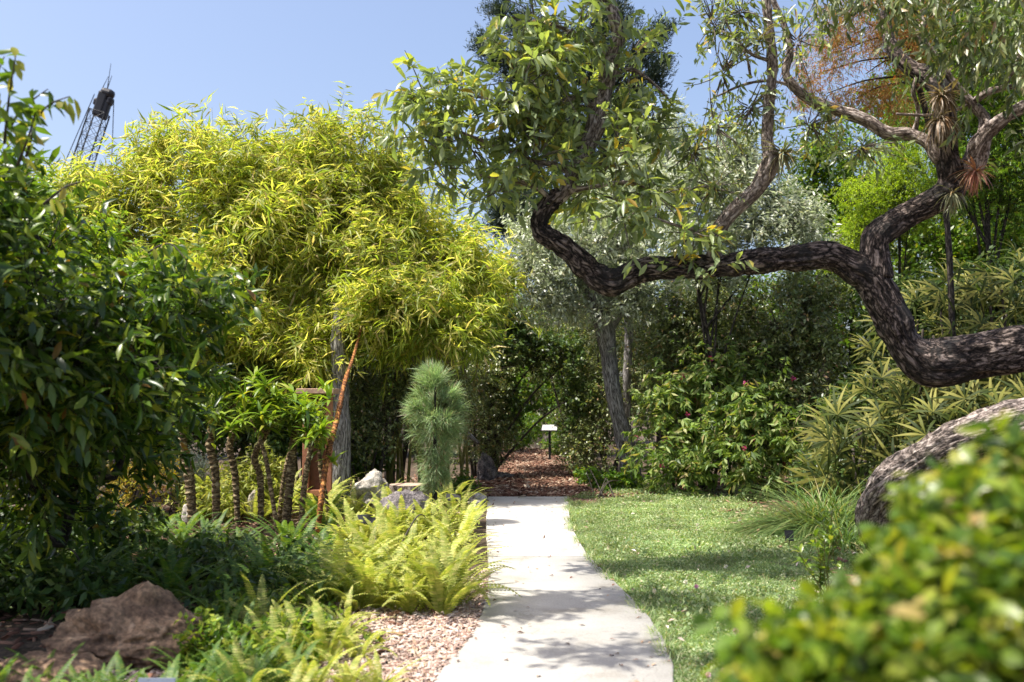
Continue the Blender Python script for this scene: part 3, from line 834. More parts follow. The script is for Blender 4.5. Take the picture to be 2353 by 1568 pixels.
# air plants growing on the limbs
def air_plant(px, py, d, rad, label, m, n=60, up=.5, seed=0):
    rng = np.random.default_rng(seed + 77)
    c = P(px, py, d)
    dirs = rnd_unit(rng, n); dirs[:, 2] = dirs[:, 2] * .8 + up
    pos = np.array(c)[None] + nrm(dirs) * rad * .05
    b = scatter(T_STRIP5, pos, dirs, rnd_unit(rng, n) * .3 + np.array([0, 0, 1.0]), rad * rng.uniform(.6, 1.2, n), rad * .09)
    o = mk('air_plant', b, m, loc=c)
    tag(o, label, 'air plant', 'air plants growing on the twisted tree')
M['air'] = leaf_mat('air_plant_leaf', [(0, (.14, .16, .08)), (.6, (.26, .27, .16)), (1, (.35, .25, .12))], trans=.3)
M['airred'] = leaf_mat('red_air_plant_leaf', [(0, (.3, .12, .09)), (.6, (.42, .2, .14)), (1, (.3, .26, .12))], trans=.3)
M['airgrey'] = leaf_mat('grey_air_plant_leaf', [(0, (.22, .17, .12)), (.6, (.38, .32, .26)), (1, (.25, .14, .06))], trans=.25)
air_plant(1745, 95, 9.1, .24, 'green spiky air plant on the upright bare limb near the top of the photo', M['air'], 46, .4, 1)
air_plant(1800, 355, 9.1, .25, 'green spiky air plant beside the knot of the upright limb', M['air'], 70, .1, 2)
air_plant(2165, 225, 9.05, .2, 'dense grey brown air plant wrapping the bend of the upper right limb', M['airgrey'], 220, .2, 3)
air_plant(2160, 275, 9.05, .26, 'shaggy straw coloured air plant hanging below the bend of the upper right limb', M['airgrey'], 160, -.4, 4)
air_plant(2242, 395, 8.95, .2, 'reddish pink air plant in the fork of the far right limbs', M['airred'], 110, .0, 5)
air_plant(1905, 262, 9.45, .13, 'tiny dark air plant under the sloping pale limb', M['air'], 26, -.6, 6)
air_plant(2190, 445, 9.1, .2, 'mossy tuft of an air plant where three limbs meet', M['air'], 60, -.1, 7)

# ------------------------------------------------------------------ bamboo
def bamboo(label, base, blobs, ntw, m='bamboo', seed=0, culms=9, L=.2, W=.026):
    rng = np.random.default_rng(seed)
    rnd = random.Random(seed)
    blobs = [(b[0], b[1] + 52 * min(1, max(0, (620 - b[1]) / 230)), b[2] + (rnd.uniform(-.5, .5)), b[3], b[4], b[5] * .62) for b in blobs]
    stems = []
    for i in range(culms):
        b = blobs[i % len(blobs)]
        c = P(b[0] + rnd.uniform(-.6, .6) * b[3], b[1] - rnd.uniform(.0, .9) * b[4], b[2] + rnd.uniform(-.6, .6) * b[5])
        s = Vector((base[0] + rnd.uniform(-.5, .5), base[1] + .9 + rnd.uniform(-.4, .4), -.03))
        mid = Vector((s.x * .6 + c.x * .4, s.y * .6 + c.y * .4, c.z * .62))
        stems.append([([s, mid, c], [.03, .022, .005], dict(step=.25, sides=6, seed=i, rings=.25, ringgap=.32))])
    r = plant('bamboo', label, 'bamboo', 'bamboo clumps behind the fern bed', base, blobs, M[m], ntw, .42, 9, L, W, T=T_FOLD, droop=.45, spread=.7, zup=.45,
              shell=.6, gap=-.05, stems=stems, stemm=M['culm'], stemname='culm', updir=.5, outw=.5, seed=seed, twigr=.005, shoots=60, shlen=.8)
    # feathery shoots rising out of the top
    bt, A, B = [], [], []
    for b in blobs:
        c, rr = blobw(b)
        if b[1] > 560: continue
        k = 12
        x = c[0] + rng.uniform(-1, 1, k) * rr[0] * .95
        y = c[1] + rng.uniform(-.7, .7, k) * rr[1]
        z0 = c[2] + rr[2] * np.sqrt(np.maximum(0, 1 - ((x - c[0]) / rr[0]) ** 2)) * .85
        h = rng.uniform(.25, .75, k)
        a = np.stack([x, y, z0 - .3], 1); e = np.stack([x + rng.uniform(-.3, .3, k), y, z0 + h], 1)
        A.append(a); B.append(e)
        for t in (.45, .7, .95):
            o = a + (e - a) * t
            dd = rng.normal(size=(k, 3)) * .6; dd[:, 2] += .35
            bt += twigs(rng, o, dd, .22, 7, L, W, T_FOLD, droop=.35, spread=.8, zup=.4)
    if bt and True:
        mk('shoot_foliage', bt, M[m], r)
        mk('shoot', lines(rng, np.concatenate(A), np.concatenate(B), .006, .002, seg=3), M['culm'], r)
    return r
def gpos(px, d, z=0):
    p = P(px, 930, d); p.z = z; return p
BB = [
    ('bamboo clump under the crane, yellow green with fine drooping leaves', gpos(260, 17), [(140, 510, 17, 110, 90, 1.2), (260, 470, 17.5, 100, 80, 1.2), (340, 350, 17.5, 45, 65, .7), (250, 560, 17, 150, 130, 1.3)]),
    ('bamboo clump right of the crane with the leftmost tall feathery tip', gpos(440, 17.5), [(420, 380, 17.5, 90, 90, 1.1), (500, 370, 17.3, 80, 80, 1.0), (440, 480, 17, 130, 110, 1.3), (430, 600, 17, 130, 120, 1.3)]),
    ('pale yellow bamboo clump in the middle of the bamboo row', gpos(620, 17.5), [(590, 390, 17.5, 100, 80, 1.2), (650, 360, 17.5, 80, 80, 1.0), (600, 500, 17, 140, 110, 1.3), (620, 620, 17, 150, 110, 1.3)]),
    ('tallest bamboo clump with feathery tips against the sky', gpos(780, 17), [(740, 340, 17, 80, 80, 1.0), (800, 350, 17, 80, 90, 1.1), (780, 450, 16.8, 120, 110, 1.2), (790, 590, 16.5, 130, 110, 1.2)]),
    ('bamboo clump leaning towards the path beside the tallest one', gpos(900, 17.5), [(870, 410, 17, 70, 80, 1.0), (930, 460, 17, 80, 90, 1.0), (910, 560, 16.5, 110, 100, 1.2), (900, 690, 16, 120, 90, 1.1)]),
    ('bamboo clump nearest the path with leaves arching over the young pine', gpos(1010, 18.5), [(1000, 560, 17, 80, 90, 1.0), (1060, 610, 17, 70, 80, .9), (1000, 690, 16.5, 130, 90, 1.2), (1130, 660, 17.5, 70, 60, .9), (960, 770, 16, 120, 60, 1.0)]),
]
for i, (lb, bs, bl) in enumerate(BB):
    bamboo(lb, bs, bl, 1000, 'bamboo', 100 + i, culms=9, L=.29, W=.036)
# lower, greener bamboo in front
bamboo('greener bamboo with long narrow leaves hanging in a fringe over the young pine', gpos(930, 17.0), [(880, 700, 16.4, 90, 80, .8), (970, 760, 16.4, 100, 55, .8), (1060, 755, 16.4, 90, 60, .8), (900, 790, 16.4, 80, 45, .7)], 620, 'bambooD', 140, 7, L=.24, W=.034)
bamboo('olive green bamboo in half shade between the dark tree and the kiosk', gpos(560, 18), [(520, 740, 16.2, 120, 80, 1.0), (640, 770, 16.2, 130, 80, 1.0), (450, 690, 16.2, 110, 80, 1.0), (760, 760, 16.4, 80, 60, 1.0), (690, 830, 16.0, 60, 40, .8)], 1500, 'bamboo', 150, 14, L=.25, W=.033)

# ------------------------------------------------------------------ background trees and shrubs
def tree(name, label, cat, group, px, d, blobs, m, ntw, tl, k, L, W, trunk=None, r=.14, tm='barkdark', T=T_DIA, seed=0, **kw):
    base = gpos(px, d)
    if trunk is None:
        c = P(blobs[0][0], blobs[0][1], blobs[0][2])
        trunk = [([base - Vector((0, 0, .05)), Vector((base.x * .7 + c.x * .3, d, c.z * .4)), c], [r, r * .75, r * .35], dict(step=.15, sides=12, lump=.15, seed=seed))]
        for i, b in enumerate(blobs[1:]):
            s = base.lerp(c, .35 + .1 * (i % 4)); e = P(b[0], b[1], b[2])
            trunk.append(([s, s.lerp(e, .5) + Vector((0, 0, .15)), e], [r * .45, r * .3, r * .12], dict(step=.2, sides=7, seed=i)))
    kw.setdefault('shell', .5)
    return plant(name, label, cat, group, base, blobs, M[m], ntw, tl, k, L, W, T=T, stems=[trunk], stemm=M[tm], stemname='trunk', leafname='crown', seed=seed, **kw)

# far conifer
def conifer():
    rng = np.random.default_rng(8)
    d = 32; base = gpos(1330, d)
    root = empty('conifer', base, 'tall dark conifer with tufted upswept branches behind the leafy limb', 'tree')
    tp = P(1370, -60, d)
    tubes_obj('trunk', [tube([base, base.lerp(tp, .5), tp], [.32, .22, .06], step=.5, sides=10)], M['barkdark'], root)
    tips = [(1120, 105, 30), (1150, 30, 34), (1150, 140, 40), (1190, 180, 40), (1200, 60, 40), (1260, 120, 60), (1520, 75, 26), (1490, 100, 36), (1460, 140, 40), (1520, 150, 22), (1500, 180, 36), (1400, 60, 60), (1340, 150, 70), (1440, 230, 60), (1250, 250, 60), (1300, 330, 70), (1420, 330, 70), (1500, 330, 50), (1480, 380, 50), (1230, 420, 50), (1180, 480, 50), (1160, 520, 40), (1240, 500, 60), (1350, 460, 70), (1420, 420, 60), (1380, 560, 70), (1230, 560, 60)]
    bt, st = [], []
    for i, (x, y, r) in enumerate(tips):
        e = np.array(P(x, y, d + rng.uniform(-1.2, 1.2))); z = e[2]
        s = np.array(base.lerp(tp, min(.97, max(.1, (z - 1.2) / tp.z))))
        st.append(tube([Vector(s), Vector((s + e) / 2 - np.array([0, 0, .2])), Vector(e)], [.08, .05, .02], step=.4, sides=6))
        rr = r * d / F
        n = int(200 * (r / 40) ** 2)
        p = e + rng.normal(size=(n, 3)) * rr * .45
        a = rng.normal(size=(n, 3)) * .6 + (e - s) / np.linalg.norm(e - s) * .8; a[:, 2] += .6
        bt += twigs(rng, p, a, .35, 12, .16, .03, T_DIA, droop=-.1, spread=.5, zup=.3)
    mk('crown', bt, M['conifer'], root)
    tubes_obj('limb', st, M['barkdark'], root)
conifer()

# silver leaved trees behind the horizontal limb
G_S = 'silver leaved trees behind the arching limb'
tree('silver_tree', 'silver leaved tree with a pale leaning trunk right of the mulch path', 'tree', G_S, 1445, 19,
     [(1330, 600, 18.5, 110, 110, 1.0), (1250, 560, 18.5, 90, 90, 1.0), (1420, 560, 18.5, 110, 110, 1.0), (1300, 700, 18.5, 90, 60, 1.0), (1440, 690, 18.5, 110, 80, 1.0), (1230, 640, 18.5, 70, 60, .9), (1400, 480, 18.8, 80, 60, .8)],
     'silver', 2600, .25, 8, .12, .038, T=T_DIA, seed=31, gap=-.4, tm='barkgrey', updir=.4,
     trunk=[(lambda pts: ([P(a, b, c) for a, b, c, r in pts], [r * c / F for a, b, c, r in pts], dict(step=.08, sides=20, rough=.012, ridges=2.5, lump=.15, seed=9)))([(1452, 1110, 19, 24), (1440, 1030, 18.9, 20), (1415, 930, 18.8, 18), (1400, 830, 18.8, 19), (1390, 760, 18.7, 23), (1370, 690, 18.6, 20), (1350, 620, 18.5, 14), (1330, 560, 18.5, 8)])
            , ([P(1392, 770, 18.7), P(1430, 700, 18.7), P(1440, 600, 18.6)], [.1, .08, .04], dict(step=.1, sides=10, lump=.2, seed=4))])
tree('silver_tree', 'silver leaved tree with upright sprigs against the sky behind the upright limb', 'tree', G_S, 1680, 17.5,
     [(1560, 460, 17.5, 90, 80, .9), (1660, 470, 17.5, 110, 90, 1.0), (1700, 390, 17.5, 50, 100, .6), (1660, 380, 17.5, 30, 70, .5), (1740, 450, 17.3, 90, 80, .9), (1760, 540, 17, 120, 60, .9), (1580, 560, 17.3, 110, 60, .9), (1850, 520, 17.2, 80, 60, .8), (1620, 640, 17.2, 100, 50, .8)],
     'silver', 3000, .25, 8, .115, .036, T=T_DIA, seed=32, gap=-.4, updir=.8, r=.05, tm='barkdark')
# paler leaves seen above the limb at left of the silver trees
tree('olive_tree', 'pale olive tree with loose crown between the conifer and the bare upright limb', 'tree', None, 1560, 24,
     [(1540, 330, 24, 60, 90, 1.0), (1500, 420, 24, 80, 90, 1.0), (1590, 430, 24, 60, 60, 1.0), (1440, 440, 24, 70, 60, 1)],
     'silver', 1300, .35, 8, .14, .04, seed=33, gap=-.5, r=.14, tm='barkgrey')

# trees on the right behind the limbs
G_R = 'green trees behind the twisted tree on the right'
tree('leafy_tree', 'yellow flecked dark green tree above the end of the silver crowns', 'tree', G_R, 1900, 23,
     [(1870, 360, 23, 80, 60, 1.2), (1950, 350, 23, 80, 60, 1.2), (1880, 450, 23, 100, 80, 1.3), (1980, 460, 23, 90, 90, 1.3), (1930, 560, 23, 110, 80, 1.3)],
     'green', 1600, .35, 9, .12, .06, seed=41, r=.16, gap=-.5)
tree('feathery_tree', 'bright lime green feathery tree between the upper limbs', 'tree', G_R, 2060, 20,
     [(2070, 400, 20, 80, 50, .9), (2030, 450, 20, 90, 50, .9), (2090, 480, 20, 80, 60, .9), (1990, 530, 20, 70, 40, .8), (2060, 360, 20.3, 50, 40, .8), (1950, 590, 20, 60, 40, .8)],
     'lime', 2100, .3, 14, .075, .018, seed=42, r=.05, spread=1.0, zup=.9, droop=.2)
tree('feathery_tree', 'lime green feathery tree in the upper right corner, half shaded', 'tree', G_R, 2280, 18,
     [(2260, 120, 18, 120, 100, 1.2), (2200, 220, 18, 110, 90, 1.1), (2320, 280, 18, 120, 110, 1.2), (2230, 400, 18, 120, 90, 1.2), (2340, 460, 18, 90, 90, 1.1), (2180, 60, 18.5, 120, 80, 1.2), (2420, 60, 18.5, 140, 150, 1.2), (2100, 300, 18.3, 60, 60, .8)],
     'green', 4200, .3, 14, .085, .022, seed=43, r=.07, spread=1.0, zup=.8, droop=.3)
tree('leafy_tree', 'deep green tree filling the right edge behind the palms', 'tree', G_R, 2300, 21,
     [(2250, 300, 21.5, 150, 200, 1.3), (2400, 300, 21.5, 150, 250, 1.3), (2250, 560, 21, 170, 130, 1.3), (2120, 560, 22, 90, 100, 1.2), (2150, 150, 22, 130, 150, 1.3), (2060, 250, 22.5, 80, 80, 1.2), (2300, 20, 21.5, 200, 120, 1.3), (2120, -20, 22, 90, 90, 1.2)],
     'green', 4200, .4, 10, .14, .06, seed=44, r=.2, gap=-.9)
# rust coloured conifer sprays
def rusty():
    base = gpos(2190, 14.6)
    rnd = random.Random(6)
    c = P(2075, -60, 13.5)
    tr = [([base, P(2175, 500, 14.4), P(2095, 130, 13.6), c], [.05, .045, .05, .04], dict(step=.1, sides=12, lump=.2))]
    bl = [(2030, 60, 13.5, 90, 90, .8), (1930, 120, 13.4, 80, 60, .6), (1880, 170, 13.3, 60, 50, .5), (1990, 170, 13.4, 80, 60, .6), (2060, 170, 13.4, 50, 90, .5), (1900, 215, 13.3, 60, 35, .5), (1960, 230, 13.3, 70, 35, .5), (2090, 60, 13.5, 60, 100, .6), (1960, 20, 13.5, 70, 60, .6)]
    for b in bl: tr.append(([P(2080, max(b[1] - 40, -50), 13.6), P((2080 + b[0]) / 2, b[1] - 30, 13.5), P(b[0], b[1], 13.4)], [.016, .011, .006], dict(step=.15, sides=6)))
    plant('cypress_tree', 'tree with rust orange feathery needles hanging between the upper limbs', 'tree', None, base, bl, M['rust'], 1300, .32, 18, .085, .010, T=T_DIA, stems=[tr], stemm=M['barkdark'], stemname='trunk', leafname='crown', seed=61, gap=-.2, droop=.5, spread=.8, zup=.3, updir=-.2, twig=False)
rusty()

# fine leaved bushes forming the tunnel
G_B = 'dark fine leaved bushes around the mulch path'
def bush(label, px, d, blobs, m='bush', ntw=1500, L=.075, W=.035, k=9, tl=.25, seed=0, name='bush', cat='bush', group=G_B, T=T_DIA, r=.035, nst=5, **kw):
    base = gpos(px, d)
    st = [autostems(base, blobs, r, r * .35, n=nst, seed=seed)]
    return plant(name, label, cat, group, base, blobs, M[m], ntw, tl, k, L, W, T=T, stems=st, stemm=M['twigdark'], seed=seed, **kw)
bush('dark bush left of the mulch path right behind the young pine', 1100, 21.5, [(1090, 850, 21, 70, 90, .9), (1130, 900, 21.5, 50, 90, .8), (1080, 980, 21, 70, 80, .8), (1130, 1020, 21.5, 45, 60, .6), (1150, 820, 22, 60, 70, .8)], seed=201, ntw=1500)
bush('bush with sunlit leaves arching over the path tunnel from the left', 1120, 24, [(1120, 740, 23.5, 70, 70, 1.0), (1180, 720, 24, 60, 60, 1.0), (1190, 800, 24.5, 60, 60, 1.0), (1130, 800, 24, 60, 60, 1), (1090, 660, 23, 70, 50, 1)], seed=202, m='green', ntw=1300)
bush('bush closing the tunnel over the path from the right', 1330, 25, [(1290, 760, 25, 70, 80, 1.0), (1260, 820, 25, 50, 60, .9), (1330, 850, 24.5, 60, 90, 1.0), (1240, 740, 26, 60, 60, 1.0), (1330, 960, 24, 50, 80, .8), (1340, 1040, 23.5, 50, 50, .7)], seed=203, ntw=2000)
bush('wide dark bush right of the path behind the pale leaning trunk', 1400, 22, [(1380, 760, 22, 80, 100, 1.0), (1390, 900, 21.5, 60, 100, .9), (1370, 1020, 21.3, 60, 70, .7), (1480, 780, 22, 90, 90, 1.0), (1490, 900, 21.5, 80, 90, .9), (1330, 1060, 21.5, 40, 40, .5)], seed=204, ntw=2200)
bush('grey green bush under the middle of the horizontal limb', 1620, 19, [(1580, 720, 19, 110, 80, 1.0), (1680, 720, 19, 100, 80, 1.0), (1620, 820, 19, 110, 80, 1.0), (1720, 820, 19, 90, 80, 1.0), (1540, 800, 19.3, 80, 90, .9)], seed=205, ntw=2600, L=.095, W=.04)
bush('dense bush with orange tinged tips left of the palms', 1830, 18, [(1810, 720, 18, 100, 80, .9), (1860, 800, 17.8, 90, 90, .9), (1790, 840, 18, 90, 80, .9), (1880, 690, 18, 60, 60, .8), (1850, 940, 17.5, 90, 80, .9)], seed=206, ntw=2200, L=.09, W=.04)
bush('dark bush behind the pale rock and tree stump', 850, 17.2, [(840, 900, 17.2, 50, 80, .6), (890, 950, 17, 60, 80, .6), (830, 1000, 17, 60, 60, .6), (900, 860, 17.4, 60, 60, .6), (975, 900, 17.6, 60, 90, .6), (1040, 930, 17.8, 40, 80, .5)], seed=207, ntw=1900)
bush('deep green shrub under the bamboo left of the kiosk', 600, 16.8, [(590, 870, 16.8, 110, 70, .8), (660, 880, 16.8, 60, 70, .7), (560, 960, 16.8, 110, 80, .8), (650, 980, 16.8, 60, 80, .7)], seed=208, m='deep', ntw=1900, L=.1, W=.05)
bush('deep green shrub in the shade under the dark tree at the left', 330, 17, [(300, 850, 17, 130, 110, 1.0), (430, 880, 17.5, 110, 90, 1.0), (200, 900, 16.5, 130, 100, 1.0), (380, 970, 17, 110, 60, .8)], seed=209, m='deep', ntw=1900, L=.11, W=.05)
bush('olive bush behind the bamboo at the right end of the row', 1010, 28, [(1000, 820, 28, 110, 110, 1.3), (930, 780, 28, 110, 110, 1.3), (1060, 760, 28, 90, 90, 1.2), (1000, 960, 27.5, 110, 90, 1)], seed=210, m='deep', ntw=1700, L=.12, W=.055)
bush('dark leafy overhang darkening the top of the path tunnel', 1110, 21.8, [(1180, 770, 21.8, 60, 60, .8), (1240, 800, 21.8, 60, 45, .8), (1140, 860, 21.8, 40, 60, .6), (1300, 820, 21.8, 50, 60, .7), (1330, 930, 21.6, 45, 80, .6), (1160, 950, 22, 30, 70, .5)], m='deep', ntw=1500, L=.1, W=.045, seed=215)
bush('far bush seen through the tunnel, sunlit from above', 1215, 37, [(1200, 880, 37, 60, 60, 1.2), (1250, 900, 37, 50, 40, 1.2), (1210, 800, 38, 70, 60, 1.4), (1190, 960, 37, 40, 40, 1.0), (1290, 870, 37, 50, 60, 1.2)], seed=211, m='green', ntw=1300, L=.14, W=.08)
bush('low bush behind the white sign at the end of the tunnel', 1290, 31, [(1300, 990, 31, 45, 40, .7), (1320, 940, 31, 50, 60, .8), (1280, 1025, 30.5, 30, 22, .4)], seed=212, m='green', ntw=700, L=.1, W=.05)
bush('low green plant beside the far left edge of the tunnel path', 1195, 34, [(1190, 1000, 34, 35, 30, .6), (1225, 985, 35, 30, 30, .6), (1160, 990, 33, 30, 40, .7)], seed=213, m='green', ntw=500, L=.1, W=.05)
# far screen of taller trees closing the horizon
G_F = 'far trees closing the garden'
FAR = [(-500, 30, 520, 'far dark tree beyond the left end of the bamboo'), (-180, 31, 560, 'far dark tree hidden behind the dark foreground tree'), (120, 29, 520, 'far tree under the crane boom behind the bamboo'), (420, 30, 560, 'far tree seen through the bamboo below its tall tips'), (700, 31, 560, 'far tree seen through the middle of the bamboo'), (960, 32, 640, 'far tree behind the bamboo nearest the path'), (1150, 42, 690, 'far tree standing left over the end of the tunnel'), (1330, 42, 660, 'far tree standing right over the end of the tunnel'), (1520, 30, 560, 'far tree behind the silver crowns, left one'), (1740, 29, 600, 'far tree under the horizontal limb, behind the bushes'), (1960, 28, 520, 'far tree behind the feathery lime green tree'), (2200, 27, 300, 'far tall tree behind the upper right limbs'), (2480, 27, 200, 'far tall tree beyond the right edge'), (2800, 27, 300, 'far tree outside the right edge')]
for i, (px, d, top, lb) in enumerate(FAR):
    rnd = random.Random(i)
    h = 1010 - top
    bl = [(px, top + h * .3, d, 170, h * .3, 2.0), (px - 110, top + h * .45, d, 120, h * .28, 1.8), (px + 110, top + h * .42, d, 120, h * .28, 1.8), (px - 60, top + h * .75, d, 140, h * .22, 1.6), (px + 80, top + h * .78, d, 140, h * .2, 1.6)]
    tree('background_tree', lb, 'tree', G_F, px, d, bl, ('deep', 'green', 'deep', 'bush')[i % 4], 1500, .5, 10, .17, .085, seed=300 + i, r=.2, gap=-.8, twig=False)

# shrub with drooping leaves and small pink flowers, right of the mulch path
M['pinkleaf'] = leaf_mat('drooping_shrub_leaf', [(0, (.08, .15, .035)), (.5, (.18, .28, .065)), (.85, (.33, .41, .12)), (1, (.45, .36, .18))], trans=.48)
M['pink'] = leaf_mat('pink_petal', [(0, (.4, .03, .15)), (1, (.65, .12, .3))], trans=.3)
def pinkshrub(label, px, d, blobs, ntw, seed):
    r = bush(label, px, d, blobs, m='pinkleaf', ntw=ntw, L=.17, W=.055, k=8, shoots=50, shlen=.5, tl=.2, seed=seed, T=T_FOLD, name='flowering_shrub', cat='shrub', group='shrubs with drooping leaves and small pink flowers', droop=.75, spread=.7, zup=.3, updir=.6, gap=-.15)
    rng = np.random.default_rng(seed)
    for b in blobs:
        c, rr = blobw(b)
        for j in range(2):
            u = rnd_unit(rng, 1)[0]; u[1] = -abs(u[1])
            p = c + u * rr * .95
            dd = rnd_unit(rng, 14)
            mk('flower', scatter(T_DIA, np.tile(p, (14, 1)) + dd * .012, dd, rnd_unit(rng, 14), .05, .03), M['pink'], r)
    return r
pinkshrub('tall flowering shrub with drooping leaves at the right corner of the mulch path', 1560, 18.2, [(1560, 880, 18, 50, 60, .6), (1530, 960, 17.9, 60, 60, .7), (1500, 1030, 17.7, 50, 50, .6), (1590, 1000, 17.8, 80, 70, .8), (1560, 1080, 17.4, 80, 45, .7)], 750, 221)
pinkshrub('wide flowering shrub with drooping leaves between the lawn and the horizontal limb', 1720, 17.5, [(1700, 940, 17.3, 90, 80, .9), (1760, 900, 17.5, 70, 70, .8), (1680, 1040, 17, 80, 60, .8), (1790, 1010, 17, 80, 70, .8), (1740, 1090, 16.8, 80, 40, .7), (1640, 870, 17.8, 60, 60, .7)], 1050, 222)

# ------------------------------------------------------------------ fan palms on the right
def fan_palm(label, px, d, top, nf, seed, spreadpx=90):
    rng = np.random.default_rng(seed)
    base = gpos(px, d); nf = int(nf * .78)
    root = empty('fan_palm', base, label, 'palm', 'fan palms behind the twisted tree')
    lf, st = [], []
    zt = P(px, top, d).z
    stems = []
    for s in range(4):
        e = Vector((base.x + rng.uniform(-.35, .35), d + rng.uniform(-.35, .35), zt * rng.uniform(.6, .8)))
        b0 = base + Vector((rng.uniform(-.2, .2), rng.uniform(-.2, .2), -.03))
        stems.append(tube([b0, b0.lerp(e, .5), e], [.022, .02, .018], step=.1, sides=7, rings=.3, ringgap=.09, seed=s))
    tubes_obj('stem', stems, M['twigdark'], root)
    A, B = [], []
    for f in range(nf):
        az = rng.normal() * .95 - 1.57
        h = rng.uniform(.25, 1) ** .7 * zt
        o = np.array([base.x + rng.uniform(-.3, .3), d + rng.uniform(-.3, .3), h * .85])
        be = rng.uniform(-1.2, 4.3)
        nv = np.array([rng.normal() * .35, -.85, rng.uniform(.1, .7)]); nv /= np.linalg.norm(nv)
        out = np.array([math.cos(be), rng.uniform(-.5, .1), math.sin(be) * .8 + .15]); out -= nv * out.dot(nv); out /= np.linalg.norm(out)
        c = o + out * rng.uniform(.15, .45) + nv * rng.uniform(.1, .35)
        nl = rng.integers(7, 11)
        L = rng.uniform(.36, .52)
        side = np.cross(out, nv); upv = nv
        ang = np.linspace(-1.75, 1.75, nl) + rng.normal(size=nl) * .07
        dirs = np.cos(ang)[:, None] * out + np.sin(ang)[:, None] * side - nv * .12
        dirs[:, 2] -= .08
        lf = scatter(strip(5, .2, fold=.22, base=.12), np.tile(c, (nl, 1)), dirs, np.tile(upv + out * .4, (nl, 1)), L * rng.uniform(.8, 1.1, nl), .047)
        mk('fan_leaf', lf + lines(rng, np.array([o]), np.array([c]), .007, .005), M['palm'], root)
PALM = [(2010, 14, 880, 26, 'fan palm left of the black elbow of the trunk'), (1960, 13.5, 980, 22, 'low fan palm beside the tall grass clump'), (2090, 13.5, 960, 24, 'fan palm directly under the lowest bend of the trunk'), (2180, 13.2, 930, 24, 'fan palm between the two big limbs near the right edge'), (2270, 12.8, 900, 24, 'fan palm with bleached tips above the lit foreground limb'), (2360, 12.6, 880, 24, 'fan palm cut by the right edge above the lit foreground limb'),
        (2110, 15, 610, 34, 'tall fan palm just right of the fork of the trunk'), (2190, 15, 560, 36, 'tall fan palm with fans level with the leaning trunk'), (2270, 15, 520, 36, 'tall sunlit fan palm near the right edge below the feathery tree'), (2350, 14.5, 540, 36, 'tall fan palm at the right edge above the thick limb'), (2230, 14.2, 700, 30, 'fan palm with yellow striped fans over the V of the trunk'), (2330, 13.8, 690, 30, 'fan palm with yellow fans touching the top of the thick right limb'), (2440, 14, 600, 34, 'tall fan palm just beyond the right edge'), (1930, 15, 890, 22, 'small fan palm in front of the orange tipped bush'), (2150, 14.0, 790, 28, 'fan palm inside the V of the trunk, mostly hidden'), (2040, 15.6, 760, 26, 'fan palm behind the leaning trunk')]
for i, (px, d, top, nf, lb) in enumerate(PALM): fan_palm(lb, px, d, top, nf, 400 + i)

bush('dark undergrowth at the feet of the fan palms', 2050, 14.2, [(1960, 1080, 14.2, 80, 50, .5), (2080, 1070, 14.2, 90, 60, .5), (2200, 1060, 14, 90, 60, .5), (1880, 1090, 14.6, 60, 40, .5), (2150, 960, 15.4, 120, 70, .5), (2330, 1000, 14.5, 100, 80, .5), (1990, 960, 15.6, 90, 70, .5)], m='deep', ntw=1700, L=.11, W=.05, seed=251)
bush('dark shrub filling the gap under the tall fan palms', 2200, 16.3, [(2080, 700, 17.5, 80, 90, .7), (2180, 720, 17.4, 100, 110, .7), (2300, 700, 17.3, 110, 110, .7), (2250, 860, 17.2, 120, 90, .7), (2080, 860, 17.4, 90, 90, .7), (2400, 800, 17, 100, 150, .7)], m='deep', ntw=3200, L=.12, W=.05, seed=252)

